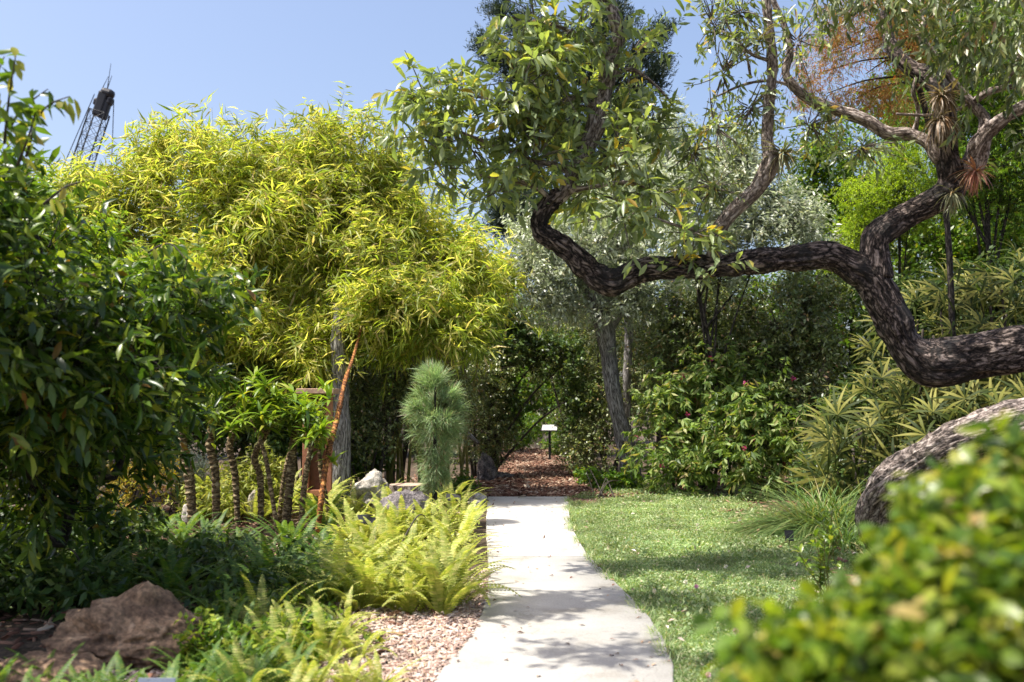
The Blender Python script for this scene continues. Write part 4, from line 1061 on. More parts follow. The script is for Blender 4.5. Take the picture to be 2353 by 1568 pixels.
# ------------------------------------------------------------------ dark tree at the left, close to the camera
def left_tree():
    base = gpos(175, 9.6)
    bl = [(0, 560, 6.5, 90, 80, .8), (110, 720, 6.6, 170, 80, 1.0), (300, 740, 7.4, 120, 55, .8), (430, 715, 7.6, 80, 40, .6), (230, 800, 7.0, 180, 110, 1.0), (60, 850, 6.6, 180, 130, 1.1), (370, 840, 7.6, 100, 90, .8), (200, 930, 7.2, 170, 90, 1.0), (-80, 740, 6.2, 150, 200, 1.0), (-70, 420, 6, 60, 140, .6), (40, 1050, 7, 150, 90, .9), (485, 690, 8.2, 50, 25, .5), (150, 800, 8.6, 250, 140, 1.0), (300, 1010, 8.5, 120, 70, .7), (90, 1160, 8, 130, 80, .8), (-300, 620, 6.4, 160, 200, 1.1), (-420, 400, 6.8, 200, 180, 1.2), (-330, 950, 6.4, 150, 150, 1.0), (-600, 650, 6.8, 200, 250, 1.2)]
    tr = [([base - Vector((0, 0, .1)), P(185, 1120, 9.4), P(200, 900, 8.6), P(150, 700, 7.6)], [.17, .15, .11, .06], dict(step=.06, sides=18, rough=.012, ridges=2.2, lump=.15))]
    for b in bl: tr.append(([P(195, 950, 8.8), P((195 + b[0]) / 2, b[1] + 90, 8.0), P(b[0], b[1], b[2])], [.06, .04, .012], dict(step=.12, sides=8, lump=.2)))
    r = plant('dark_leaved_tree', 'dark glossy leaved tree filling the left side in front of the bamboo', 'tree', None, base, bl, M['darkleaf'], 2700, .34, 8, .15, .046, T=T_LEAF, stems=[tr], stemm=M['barkdark'], stemname='trunk', leafname='crown', shoots=130, shlen=.5, seed=71, gap=-.3, droop=.25, spread=.8, zup=.6, updir=.35, twigr=.005)
    # long shoots reaching up at the left edge
    rng = np.random.default_rng(9)
    sh = [[(10, 330, 5.2), (20, 230, 5.0), (38, 115, 4.9)], [(60, 360, 5.4), (85, 275, 5.3), (115, 240, 5.2), (160, 222, 5.1)], [(20, 300, 5.2), (50, 250, 5.2), (110, 205, 5.2)], [(-20, 240, 5), (-10, 180, 5), (10, 130, 5)], [(100, 470, 5.8), (150, 430, 5.8), (200, 415, 5.8)], [(40, 380, 5.3), (70, 300, 5.2), (85, 240, 5.2)], [(430, 660, 7.2), (470, 640, 7.1), (520, 660, 7)], [(340, 580, 7), (390, 560, 6.9), (430, 600, 6.8)]]
    for s in sh:
        pts = [P(*q) for q in s]
        so_ = tubes_obj('shoot', [tube(pts, [.009, .006, .003] if len(pts) == 3 else [.009, .007, .005, .003], step=.05, sides=5)], M['twigdark'], r)
        c, _ = catmull(pts, [1] * len(pts), .045)
        c = np.array(c)
        a = np.gradient(c, axis=0)
        bt = twigs(rng, c, nrm(a) * .6 + rng.normal(size=c.shape) * .5 + np.array([0, 0, -.2]), .05, 2, .12, .042, T_LEAF, droop=.7, spread=.8, zup=.5)
        f = mk('foliage', [(V - np.array(base), Fc) for V, Fc in bt], M['yellowgreen'])
        f.parent = so_
left_tree()
# bright tips of the same kind of plant in front of the bamboo
bush('sunlit leafy shrub between the dark tree and the bamboo', 330, 14.3, [(30, 480, 14.3, 90, 60, .8), (150, 570, 14.3, 110, 60, .8), (40, 590, 14, 130, 80, .8), (310, 660, 14.3, 90, 50, .7), (200, 680, 14.3, 150, 60, .8), (420, 680, 14.5, 70, 35, .6), (300, 770, 14.3, 150, 90, .8)], m='leafy', ntw=1500, L=.19, W=.056, T=T_FOLD, seed=231, name='leafy_shrub', cat='shrub', group=None, nst=7, r=.05, updir=.6, gap=-.25, shoots=120, shlen=.5)

# ------------------------------------------------------------------ ringed stem plants
M['ringleaf'] = leaf_mat('lance_leaf', [(0, (.1, .19, .02)), (.5, (.17, .28, .025)), (.85, (.27, .36, .04)), (1, (.38, .38, .06))], trans=.42, rough=.3, spec=.8)
def ringed(label, pts, crowns, m='ringed', seed=0, base=None):
    rng = np.random.default_rng(seed)
    W_ = [P(a, b, d) for a, b, d, r in pts]; rr = [r * .8 * d / F for a, b, d, r in pts]
    b0 = Vector((W_[0].x, W_[0].y, 0))
    W_[0].z = -.03
    root = empty('ringed_stem_plant', b0, label, 'plant', 'plants with ringed stems in the fern bed')
    bt, st = [], [tube(W_, rr, step=.012, sides=14, rings=.3, ringgap=.075, seed=seed, lump=.1)]
    for (x, y, d, n, L) in crowns:
        c = np.array(P(x, y, d)); st.append(tube([W_[-1], W_[-1].lerp(Vector(c), .5) + Vector((0, 0, -.03)), Vector(c)], [rr[-1] * .9, rr[-1] * .7, rr[-1] * .5], step=.03, sides=8))
        for q in range(6):
            p = c + rng.normal(size=3) * .12
            dirs = rnd_unit(rng, n); dirs[:, 2] = dirs[:, 2] * .6 + .35
            bt += scatter(strip(4, .3, fold=.2), np.tile(p, (n, 1)) + nrm(dirs) * .02, dirs, np.tile([0, 0, 1.0], (n, 1)) + rng.normal(size=(n, 3)) * .2, L * rng.uniform(.7, 1.1, n), .055)
    mk('foliage', bt, M['ringleaf'], root)
    tubes_obj('stem', st, M[m], root)
ringed('leftmost dark ringed stem, thick and straight, in the fern bed', [(445, 1200, 12.6, 12), (435, 1100, 12.6, 13), (418, 1010, 12.6, 12), (425, 930, 12.6, 9)], [(440, 910, 12.4, 14, .28), (480, 950, 12.3, 12, .26)], seed=1)
ringed('second ringed stem from the left, upright with pale rings', [(498, 1190, 12.8, 10), (495, 1090, 12.8, 11), (482, 1020, 12.8, 11), (490, 950, 12.8, 8)], [(500, 905, 12.6, 14, .28), (540, 930, 12.5, 12, .26), (520, 960, 12.3, 10, .24)], seed=2)
ringed('thin dark stem between the second and the bent one', [(548, 1180, 13, 8), (540, 1090, 13, 9), (528, 1020, 13, 9), (560, 950, 13, 7)], [(580, 900, 12.8, 14, .28), (620, 940, 12.6, 12, .28)], seed=3)
ringed('bent ringed stem with a bright leafy head in front of the kiosk', [(600, 1170, 13.1, 8), (598, 1100, 13.1, 9), (585, 1050, 13, 9), (615, 990, 12.9, 7)], [(640, 950, 12.6, 14, .3), (600, 985, 12.4, 12, .28)], seed=4)
ringed('thick brown ringed stem just left of the orange one', [(655, 1200, 12.8, 13), (668, 1090, 12.8, 12), (672, 1030, 12.8, 10), (680, 980, 12.8, 8)], [(690, 950, 12.6, 14, .3), (720, 985, 12.4, 13, .3)], seed=5)
ringed('slim leaning stem with wide pale rings between the two brown ones', [(690, 1200, 12.4, 8), (700, 1110, 12.4, 8), (712, 1040, 12.4, 7), (722, 1000, 12.4, 6)], [(735, 1010, 12.2, 12, .26), (700, 935, 12.4, 10, .28)], seed=6)
ringed('tall orange ringed stem leaning right in front of the grey trunk', [(728, 1240, 12.0, 7), (738, 1150, 12.0, 8), (752, 1050, 12.4, 7.5), (775, 960, 13.2, 7), (792, 880, 14.0, 5.5), (812, 820, 14.8, 4), (835, 740, 16, 3)], [(845, 690, 16.8, 10, .25)], m='redstem', seed=7)

ringed('thin curved cane leaning left at the front of the ringed stems', [(640, 1230, 12.3, 6), (622, 1120, 12.3, 6), (610, 1050, 12.3, 6), (590, 990, 12.3, 5)], [(575, 960, 12.2, 12, .26)], seed=8)
ringed('slender yellow brown cane beside the thick brown stem, leaning right', [(640, 1190, 13.4, 7), (652, 1100, 13.4, 6), (672, 1020, 13.4, 6), (700, 950, 13.4, 5)], [(705, 925, 13.2, 12, .28)], seed=9)
ringed('short ringed cane crossing behind the orange stem', [(760, 1190, 13.6, 7), (742, 1110, 13.6, 7), (735, 1050, 13.6, 6), (740, 1000, 13.6, 5)], [(742, 975, 13.5, 12, .25)], seed=10)
# grey trunk, dark trunks
def bare_tree(label, pts, bl, m='barkgrey', lm='deep', seed=0, ntw=400):
    W_ = [P(a, b, d) for a, b, d, r in pts]; rr = [r * d / F for a, b, d, r in pts]
    base = Vector((W_[0].x, W_[0].y, 0)); W_[0].z = -.05
    tr = [(W_, rr, dict(step=.06, sides=18, rough=.01, ridges=2.5, lump=.12, seed=seed))]
    for b in bl: tr.append(([W_[-2], W_[-1].lerp(P(b[0], b[1], b[2]), .5), P(b[0], b[1], b[2])], [rr[-1], rr[-1] * .6, .02], dict(step=.15, sides=7)))
    plant('background_tree', label, 'tree', G_F, base, bl, M[lm], ntw, .35, 9, .13, .05, T=T_DIA, stems=[tr], stemm=M[m], stemname='trunk', leafname='crown', seed=seed + 500)
bare_tree('tree with a thick grey lit trunk between the kiosk and the dark bush', [(782, 1100, 15.9, 22), (785, 1000, 15.9, 20), (782, 900, 15.9, 18), (776, 800, 15.9, 16), (780, 700, 16, 12)], [(780, 620, 17.5, 80, 60, .8)], lm='bambooD', seed=1)
bare_tree('tree with two dark curved stems behind the young pine', [(895, 1100, 19, 12), (900, 980, 19, 13), (925, 880, 19, 14), (950, 780, 19, 10)], [(960, 700, 19, 80, 60, .8)], m='barkdark', seed=2)
bare_tree('dark leaning stem just left of the young pine', [(915, 1095, 19.5, 9), (935, 980, 19.5, 10), (960, 880, 19.5, 12), (985, 790, 19.5, 9)], [(1000, 720, 19.5, 80, 60, .8)], m='barkdark', seed=3)
bare_tree('dark ivy clad trunk at the left corner of the tunnel', [(1128, 1085, 22, 15), (1135, 980, 22, 14), (1150, 880, 22, 12), (1140, 790, 22, 9)], [(1140, 740, 22, 60, 50, .8)], m='barkdark', seed=4)
bare_tree('slim pale trunk behind the flowering shrub under the limb', [(1445, 1090, 21, 8), (1440, 900, 21, 9), (1445, 780, 21, 9), (1440, 700, 21, 8)], [(1450, 640, 21, 60, 50, .8)], m='barkgrey', seed=5)

# ------------------------------------------------------------------ young pine
def young_pine():
    rng = np.random.default_rng(21)
    d = 13.2
    base = gpos(1000, d); root = empty('young_pine', base, 'young pine covered in a fountain of long pale green needles', 'pine')
    tp = P(1000, 860, d)
    tubes_obj('trunk', [tube([base, base.lerp(tp, .5), tp], [.042, .026, .01], step=.06, sides=10, lump=.2)], M['barkdark'], root)
    V = []
    def burst(c, ax, n, L, spr, seed=0):
        dirs = rnd_unit(rng, n) * spr + np.array(ax)
        dirs = nrm(dirs)
        return scatter(strip(4, .22), np.tile(c, (n, 1)) + rng.normal(size=(n, 3)) * .025, dirs, np.tile([0, 0, 1.0], (n, 1)) + rng.normal(size=(n, 3)) * .3, L * rng.uniform(.7, 1.1, n), .008)
    b = []
    for q in range(110):
        y = rng.uniform(862, 1120)
        rp = float(np.interp(y, [862, 900, 940, 1000, 1060, 1120], [14, 42, 56, 44, 28, 14]))
        th_ = rng.uniform(0, 6.28); k = rng.uniform(.2, 1) ** .6
        c = np.array(P(1000 + math.cos(th_) * rp * k, y, d + math.sin(th_) * rp * k * d / F))
        upz = float(np.interp(y, [862, 930, 1000, 1120], [.95, .6, .05, -.3]))
        ax = np.array([math.cos(th_) * .85, math.sin(th_) * .85, upz])
        b += burst(c, ax, int(100 if y < 980 else 60), float(np.interp(y, [862, 950, 1120], [.25, .24, .17])), .75)
    b += burst(np.array(P(1000, 868, d)), (0, 0, 1.2), 220, .24, .5)
    mk('needles', b, M['needle'], root)
young_pine()

# ------------------------------------------------------------------ ferns
def frond(rng, L, W, npn=26, arch=.9):
    """one sword fern frond along +X rising then arching, returns V,F"""
    t = np.linspace(0.02, 1, npn)
    # centreline
    th0 = 1.25; th = th0 - arch * 1.7 * t ** 1.4
    dx = np.cos(th) * L / npn; dz = np.sin(th) * L / npn
    x = np.cumsum(dx); z = np.cumsum(dz)
    sw = rng.normal() * .12
    y = sw * t * t * L
    c = np.stack([x, y, z], 1)
    tan = nrm(np.gradient(c, axis=0))
    side = nrm(np.cross(np.array([0, 0, 1.0])[None], tan)); side[:, 0] *= 1
    side = np.where(np.isfinite(side), side, 0)
    nrmv = np.cross(tan, side)
    w = W * np.sin(np.clip((t * .93 + .07), 0, 1) * math.pi) ** .55 * (1 - .35 * t)
    V, Fq = [], []
    for i in range(npn):
        pw = L / npn * .42
        for sgn in (-1, 1):
            e = c[i] + side[i] * sgn * w[i] + tan[i] * w[i] * .28 - nrmv[i] * w[i] * .18
            m_ = c[i] + side[i] * sgn * w[i] * .5 + tan[i] * w[i] * .1
            k = len(V)
            V += [c[i] - tan[i] * pw * .8, m_ - tan[i] * pw, e, m_ + tan[i] * pw, c[i] + tan[i] * pw * .8]
            Fq += [(k, k + 1, k + 2), (k, k + 2, k + 3), (k, k + 3, k + 4)]
    k = len(V)
    for i in range(npn):
        V += [c[i] + side[i] * .003, c[i] - side[i] * .003]
        if i: Fq += [(k + 2 * i - 2, k + 2 * i - 1, k + 2 * i + 1), (k + 2 * i - 2, k + 2 * i + 1, k + 2 * i)]
    return np.array(V), np.array(Fq)
def fern_mesh(seed, nfr, L, W, m, npn=26):
    rng = np.random.default_rng(seed)
    b = []
    for i in range(nfr):
        V, Fq = frond(rng, L * rng.uniform(.6, 1.1), W * rng.uniform(.8, 1.15), npn, rng.uniform(.35, 1.05))
        a = i / nfr * 2 * math.pi + rng.uniform(-.4, .4)
        ca, sa = math.cos(a), math.sin(a)
        Rm = np.array([[ca, sa, 0], [-sa, ca, 0], [0, 0, 1]])
        tilt = rng.uniform(-.25, .45)
        Rt = np.array([[math.cos(tilt), 0, -math.sin(tilt)], [0, 1, 0], [math.sin(tilt), 0, math.cos(tilt)]])
        V = V @ Rt @ Rm + np.array([ca, sa, 0]) * rng.uniform(0, .08)
        b.append((V, Fq))
    me = mesh_from('fern', b, smooth=False); me.materials.append(m)
    return me
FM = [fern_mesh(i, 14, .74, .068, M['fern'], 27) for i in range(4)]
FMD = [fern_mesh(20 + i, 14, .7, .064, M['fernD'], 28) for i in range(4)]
def fern(me, x, y, s, rz, label, group):
    o = bpy.data.objects.new('fern', me); COL.objects.link(o)
    o.location = (x, y, 0); o.rotation_euler = (0, 0, rz); o.scale = (s, s, s * random.Random(x).uniform(.85, 1.1))
    tag(o, label, 'fern', group)
rnd = random.Random(42)
fi = 0
rows = [(1095, 5), (1115, 5), (1140, 6), (1165, 6), (1190, 7), (1220, 7), (1255, 7), (1295, 7), (1325, 7), (1345, 6)]
for ry, n in rows:
    for j in range(n):
        px = 715 + (1085 - 715) * (j + .5) / n + rnd.uniform(-18, 18)
        py = ry + rnd.uniform(-12, 12) + 70
        if py > 1418 and px > 900: py = 1418
        w = G(px, py)
        if w.x > lx(min(w.y, YEND)) - .22: w.x = lx(min(w.y, YEND)) - .22 - rnd.uniform(0, .15)
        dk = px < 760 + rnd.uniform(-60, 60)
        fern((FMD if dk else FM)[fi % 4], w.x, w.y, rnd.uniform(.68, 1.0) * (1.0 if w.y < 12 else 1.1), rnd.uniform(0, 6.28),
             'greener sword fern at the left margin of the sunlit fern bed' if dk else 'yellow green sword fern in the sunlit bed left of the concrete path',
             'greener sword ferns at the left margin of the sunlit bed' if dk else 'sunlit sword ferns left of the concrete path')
        fi += 1
for px, py, s in [(640, 1560, .65), (760, 1480, .6), (700, 1620, .62), (800, 1590, .5), (600, 1470, .7), (560, 1640, .62), (720, 1400, .7), (660, 1700, .6), (790, 1460, .5), (820, 1520, .5), (745, 1530, .65), (680, 1520, .7), (870, 1600, .45)]:
    w = G(px, py)
    fern(FM[fi % 4], w.x, w.y, s, rnd.uniform(0, 6.28), 'sword fern with separate long fronds at the front beside the wood chips', 'front sword ferns beside the wood chips')
    fi += 1
for j in range(64):
    px = rnd.uniform(-40, 700); py = rnd.uniform(1230, 1660)
    if -60 < px < 450 and 1375 < py < 1700: px = rnd.uniform(440, 660) if j % 3 else px; py = py if px > 430 else rnd.uniform(1290, 1385)
    w = G(px, py)
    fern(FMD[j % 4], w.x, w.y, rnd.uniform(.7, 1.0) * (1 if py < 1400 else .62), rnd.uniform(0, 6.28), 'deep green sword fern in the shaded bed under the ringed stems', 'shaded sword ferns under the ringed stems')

for j in range(15):
    px = -40 + 34 * j + rnd.uniform(-15, 15); py = rnd.uniform(1600, 1760) if px < 430 else rnd.uniform(1500, 1700)
    w = G(px, py)
    fern(FMD[j % 4], w.x, w.y, rnd.uniform(.45, .65), rnd.uniform(0, 6.28), 'dark green low sword fern in front of the boulders at the bottom left edge', 'dark low sword ferns in front of the boulders')
for j in range(16):
    px = rnd.uniform(430, 760); d_ = rnd.uniform(13.4, 15.6)
    w = gpos(px, d_)
    fern(FM[j % 4], w.x, w.y, rnd.uniform(.9, 1.2), rnd.uniform(0, 6.28), 'bright sword fern seen between and behind the ringed stems', 'bright sword ferns behind the ringed stems')
def clump(name, label, cat, px, py, blobs, m, ntw, L, W, T=T_DIA, k=8, tl=.15, seed=0, group=None, **kw):
    base = G(px, py)
    return plant(name, label, cat, group, base, blobs, M[m], ntw, tl, k, L, W, T=T, stems=[autostems(base, blobs, .012, .005, n=6, seed=seed, spread=.2, sides=5)], stemm=M['twigdark'], seed=seed, twigr=.003, **kw)
M['orangefern'] = leaf_mat('orange_tinged_leaf', [(0, (.16, .18, .02)), (.5, (.3, .27, .03)), (.85, (.42, .27, .04)), (1, (.3, .12, .03))], trans=.45)
clump('low_shrub', 'orange tinged feathery low shrub in the sunny gap behind the shaded ferns', 'shrub', 300, 1200, [(260, 1110, 13.5, 60, 50, .6), (340, 1090, 13.5, 70, 50, .6), (300, 1150, 13, 90, 40, .6)], 'orangefern', 420, .08, .02, seed=241, zup=.5)
clump('low_shrub', 'pale grey green feathery shrub behind the orange tinged one', 'shrub', 410, 1180, [(410, 1075, 14.5, 60, 40, .6), (370, 1060, 14.8, 50, 30, .5), (460, 1080, 14.5, 40, 40, .5)], 'silver', 300, .12, .012, T=T_STRIP2, seed=242)
clump('low_shrub', 'bright green low shrub among the ringed stems', 'shrub', 560, 1190, [(530, 1110, 14, 60, 40, .6), (600, 1090, 14.2, 60, 50, .6), (480, 1150, 13.6, 70, 30, .6)], 'fern', 420, .12, .03, seed=243)
clump('low_shrub', 'green low shrub with small yellow flowers right of the grey trunk', 'shrub', 800, 1130, [(810, 1050, 17.5, 50, 35, .5), (860, 1060, 17.8, 50, 30, .5), (780, 1080, 17, 40, 30, .5)], 'green', 420, .09, .04, seed=244)
clump('low_shrub', 'green low shrub at the foot of the young pine and stump', 'shrub', 1060, 1150, [(1060, 1110, 18, 30, 25, .3), (1040, 1130, 17, 30, 20, .3), (1075, 1125, 17.5, 18, 18, .25)], 'green', 200, .08, .04, seed=245)
clump('low_shrub', 'low weeds at the right corner where the mulch meets the lawn', 'shrub', 1395, 1150, [(1390, 1108, 18.5, 40, 22, .3), (1430, 1105, 18, 40, 22, .3), (1350, 1098, 19.5, 30, 16, .3)], 'green', 260, .08, .05, seed=246)
clump('low_shrub', 'tangle of leafy ground plants in deep shade at the lower left', 'shrub', 60, 1330, [(60, 1230, 9, 160, 80, .8), (240, 1230, 9.5, 120, 60, .7), (-60, 1350, 8, 140, 90, .8), (400, 1300, 9.5, 120, 50, .7), (60, 1350, 7.9, 120, 45, .5), (200, 1340, 7.9, 100, 30, .5)], 'deep', 1000, .11, .05, seed=247, T=T_FOLD)
clump('low_shrub', 'green undergrowth around the sword ferns in the middle of the bed', 'shrub', 560, 1400, [(500, 1330, 9.3, 110, 50, .6), (620, 1360, 8.8, 110, 45, .6), (560, 1450, 7.8, 130, 50, .6), (700, 1330, 9.5, 60, 35, .5)], 'deep', 620, .09, .045, seed=248, T=T_FOLD)
clump('low_shrub', 'low leafy undergrowth at the bottom edge between the rock and the front ferns', 'shrub', 500, 1640, [(480, 1590, 6.2, 120, 55, .4), (620, 1580, 6.2, 110, 45, .4), (720, 1540, 6.6, 90, 35, .35), (560, 1480, 7.2, 110, 35, .4), (660, 1460, 7.4, 90, 30, .35)], 'leafy', 900, .06, .032, seed=249, T=T_FOLD)
clump('low_shrub', 'yellowish leafy undergrowth beneath the sunlit ferns', 'shrub', 880, 1330, [(800, 1300, 10, 80, 40, .6), (930, 1310, 9.8, 90, 35, .6), (1040, 1290, 10, 50, 35, .4), (850, 1230, 11.5, 110, 35, .6), (1000, 1210, 12, 80, 35, .6)], 'fern', 520, .06, .03, seed=250)

# ------------------------------------------------------------------ rocks and stump
import bmesh
def rock(label, loc, size, m, seed, rz=0, peak=None, sub=5, amp=.35, cat='rock'):
    bm = bmesh.new()
    bmesh.ops.create_icosphere(bm, subdivisions=sub, radius=1)
    for v in bm.verts:
        p = v.co.copy()
        q = p + Vector((seed * 5.1, seed * 2.7, seed))
        n = noise.fractal(q * 1.1, .9, 2.1, 5) * amp
        f = abs(noise.noise(q * 2.3)) * -.35 * amp * 1.6
        n2 = noise.fractal(q * 6, .8, 2.2, 4) * .05
        c = p * (1 + n + f + n2)
        c.x, c.y, c.z = c.x * size[0], c.y * size[1], c.z * size[2]
        if peak:
            dd = ((c.x - peak[0]) ** 2 + (c.y - peak[1]) ** 2) / peak[2] ** 2
            c.z += peak[3] * math.exp(-dd) * max(0, p.z)
        v.co = c
    me = bpy.data.meshes.new('rock'); bm.to_mesh(me); bm.free()
    me.materials.append(m)
    me.polygons.foreach_set('use_smooth', [True] * len(me.polygons))
    o = bpy.data.objects.new('rock', me); COL.objects.link(o)
    o.location = loc; o.rotation_euler = (0, 0, rz)
    return tag(o, label, cat)
M['rockbrown'] = noise_mat('brown_rock', [(.3, (.06, .04, .028)), (.45, (.2, .13, .085)), (.58, (.4, .27, .17)), (.75, (.6, .46, .33))], scale=6, detail=10, bump=.9, dist=.06, scale2=38, cols2=[(.35, (.55, .55, .55)), (.6, (1.1, 1.05, 1))])
M['rockpale'] = noise_mat('pale_limestone', [(.35, (.2, .17, .14)), (.5, (.45, .41, .35)), (.7, (.68, .63, .56))], scale=7, detail=9, bump=.8, dist=.05, scale2=45, cols2=[(.35, (.6, .6, .6)), (.6, (1.05, 1.05, 1.05))])
M['rockgrey'] = noise_mat('grey_pitted_rock', [(.35, (.05, .045, .05)), (.5, (.17, .15, .15)), (.7, (.36, .32, .3))], scale=8, detail=10, bump=1, dist=.06, scale2=45, cols2=[(.35, (.4, .4, .4)), (.6, (1.1, 1.1, 1.1))])
w = G(240, 1560)
rock('wide brown boulder with a low peak dappled by sun at the lower left', (w.x + .02, w.y + .35, .1), (.5, .38, .27), M['rockbrown'], 2, 0, (.1, 0, .16, .14), sub=6, amp=.42)
w = G(60, 1640)
rock('flat grey brown rock in shade at the lower left corner', (w.x - .15, w.y + .3, .0), (.42, .36, .2), M['rockbrown'], 3, .3, sub=5)
w = P(850, 1135, 14.0)
rock('pale limestone rock in full sun left of the tree stump', (w.x, 14.1, .3), (.3, .26, .26), M['rockpale'], 5, .4, (.1, 0, .18, .1))
rock('dark grey pitted boulder among the ferns behind the black plant marker', (gpos(930, 12.6).x, 12.6, .14), (.42, .34, .32), M['rockgrey'], 7, .2)
rock('small grey speckled rock standing at the left corner of the mulch path', (gpos(1118, 20.6).x, 20.6, .14), (.22, .2, .34), M['rockgrey'], 9, 0, (-.08, 0, .1, .12))
rock('small pale stone edging the concrete path where the mulch starts', (gpos(1096, 16.3).x, 16.3, .05), (.17, .25, .14), M['rockpale'], 11)
rock('low pale edging stone beside the path end, nearest the ferns', (gpos(1092, 15).x, 15.0, .05), (.13, .3, .12), M['rockpale'], 12)
rock('flat stone at the foot of the dark bush left of the tunnel', (gpos(1150, 21.4).x, 21.4, .04), (.28, .2, .12), M['rockgrey'], 13)
rock('small round pale stone lying in the fern bed between the ringed stems', (gpos(585, 13.6).x, 13.6, .2), (.1, .1, .22), M['rockpale'], 15, sub=4)
rock('small white stone in the fern bed by the leftmost ringed stem', (gpos(437, 13.0).x, 13.0, .17), (.09, .08, .14), M['rockpale'], 16, sub=4)
def stump():
    base = gpos(940, 14.6); root = empty('tree_stump', base, 'short cut tree stump with a pale flat top beside the pale rock', 'tree stump')
    top = base + Vector((0, 0, .44))
    V, q, t, a = tube([base + Vector((0, 0, -.05)), base + Vector((0, 0, .2)), top], [.33, .29, .28], step=.04, sides=40, rough=.015, ridges=2.5, caps=False)
    tubes_obj('trunk', [(V, q, t, a)], M['barkdark'] if False else M['barkpale'], root)
    n = 40
    vv = [(top.x, top.y, top.z + .002)] + [tuple(V[-n + j]) for j in range(n)]
    mk('cut_top', (np.array(vv), np.array([(0, 1 + j, 1 + (j + 1) % n) for j in range(n)])), noise_mat('cut_wood', [(.3, (.3, .2, .14)), (.7, (.55, .42, .33))], scale=12, bump=.3), root)
stump()
# fallen grey branch leaning by the pine
o = tubes_obj('fallen_branch', [tube([P(1058, 985, 20), P(1080, 1002, 20), P(1100, 1020, 20.1)], [.05, .05, .035], step=.06, sides=10, lump=.3)], M['barkgrey'], None)
tag(o, 'grey broken branch leaning in the dark bush right of the young pine', 'branch')

# ------------------------------------------------------------------ helpers for hard things
def box(c, s, rot=None, bevel=.0):
    bm = bmesh.new(); bmesh.ops.create_cube(bm, size=1)
    for v in bm.verts: v.co = Vector((v.co.x * s[0], v.co.y * s[1], v.co.z * s[2]))
    if bevel: bmesh.ops.bevel(bm, geom=list(bm.edges), offset=bevel, segments=2, affect='EDGES', profile=.5)
    if rot is not None:
        for v in bm.verts: v.co = rot @ v.co
    for v in bm.verts: v.co += Vector(c)
    return bm
def bm_obj(name, bms, m, parent=None):
    """several boxes of one part"""
    me = bpy.data.meshes.new(name); Vs, Fs, off = [], [], 0
    base = parent.location if parent is not None else Vector((0, 0, 0))
    for bm in bms:
        bm.verts.index_update()
        Vs += [tuple(v.co - base) for v in bm.verts]; Fs += [[v.index + off for v in f.verts] for f in bm.faces]; off += len(bm.verts); bm.free()
    me.from_pydata(Vs, [], Fs); me.materials.append(m)
    o = bpy.data.objects.new(name, me); COL.objects.link(o)
    if parent is not None: o.parent = parent
    return o
def text_obj(name, body, size, loc, rot, m, parent, align='CENTER', shear=0):
    cu = bpy.data.curves.new(name, 'FONT'); cu.body = body; cu.size = size; cu.align_x = align; cu.align_y = 'CENTER'; cu.shear = shear; cu.extrude = .0006
    cu.space_line = 1.0
    t = bpy.data.objects.new(name + '_tmp', cu); COL.objects.link(t)
    dg = bpy.context.evaluated_depsgraph_get(); dg.update()
    me = bpy.data.meshes.new_from_object(t.evaluated_get(dg)); bpy.data.objects.remove(t)
    me.materials.clear(); me.materials.append(m)
    o = bpy.data.objects.new(name, me); COL.objects.link(o)
    o.parent = parent; o.location = loc; o.rotation_euler = rot
    return o
M['black'] = noise_mat('black_plastic', [(.3, (.012, .012, .014)), (.7, (.03, .03, .034))], scale=20, bump=.05, rough=.4)
M['slate'] = noise_mat('slate_blue_label', [(.3, (.09, .11, .15)), (.7, (.13, .16, .21))], scale=10, bump=0, rough=.4)
M['white'] = plain('white_lettering', (.75, .76, .78))
M['steel'] = noise_mat('dark_steel', [(.3, (.02, .025, .03)), (.7, (.05, .055, .06))], scale=6, bump=.1, rough=.5)
def marker(label, px, d, ztop, w, h, body, m='black', stake=True, tilt=35, rz=0, size=.03, name='plant_marker'):
    base = gpos(px, d); root = empty(name, base, label, 'plant label')
    c = Vector((0, 0, ztop - h * .5 * math.cos(R(tilt))))
    from mathutils import Euler
    e = Euler((R(90 - tilt), 0, R(rz)))
    rm = e.to_matrix()
    b = bm_obj('plate', [box(base + c, (w, h, .006), rm, .0015)], M[m], root)
    bm_obj('stake', [box(base + Vector((0, .012, c.z * .5 - .03)), (.02, .008, c.z + .06), None, .001)], M['black'], root)
    if body:
        text_obj('lettering', body, size, c + rm @ Vector((0, 0, .0045)), e, M['white'], root, shear=.2)
    return root
marker('slate blue plant label at the bottom edge reading Passiflora suberosa', 371, 4.75, .315, .175, .11, 'Passiflora suberosa\n\nCorky-stemmed vine', 'slate', size=.0185, tilt=30)
marker('black plant marker leaning in front of the dark boulder in the sunlit ferns', 846, 11.3, .36, .2, .14, '', tilt=50, rz=25)
marker('black plant label with rows of faint lettering in deep shade behind the brown boulder', 228, 8.3, .26, .2, .16, 'Native plant\nof the coast\nand islands', size=.03, tilt=25)
marker('dark teal plant label lying low in front of the tree stump', 925, 15.2, .3, .3, .22, '', tilt=55)
marker('dark plant label beside the foot of the young pine', 1043, 14.9, .27, .22, .16, '', tilt=55)
marker('small black plant marker at the right edge of the lawn', 1808, 11.2, .2, .1, .12, '', tilt=10)
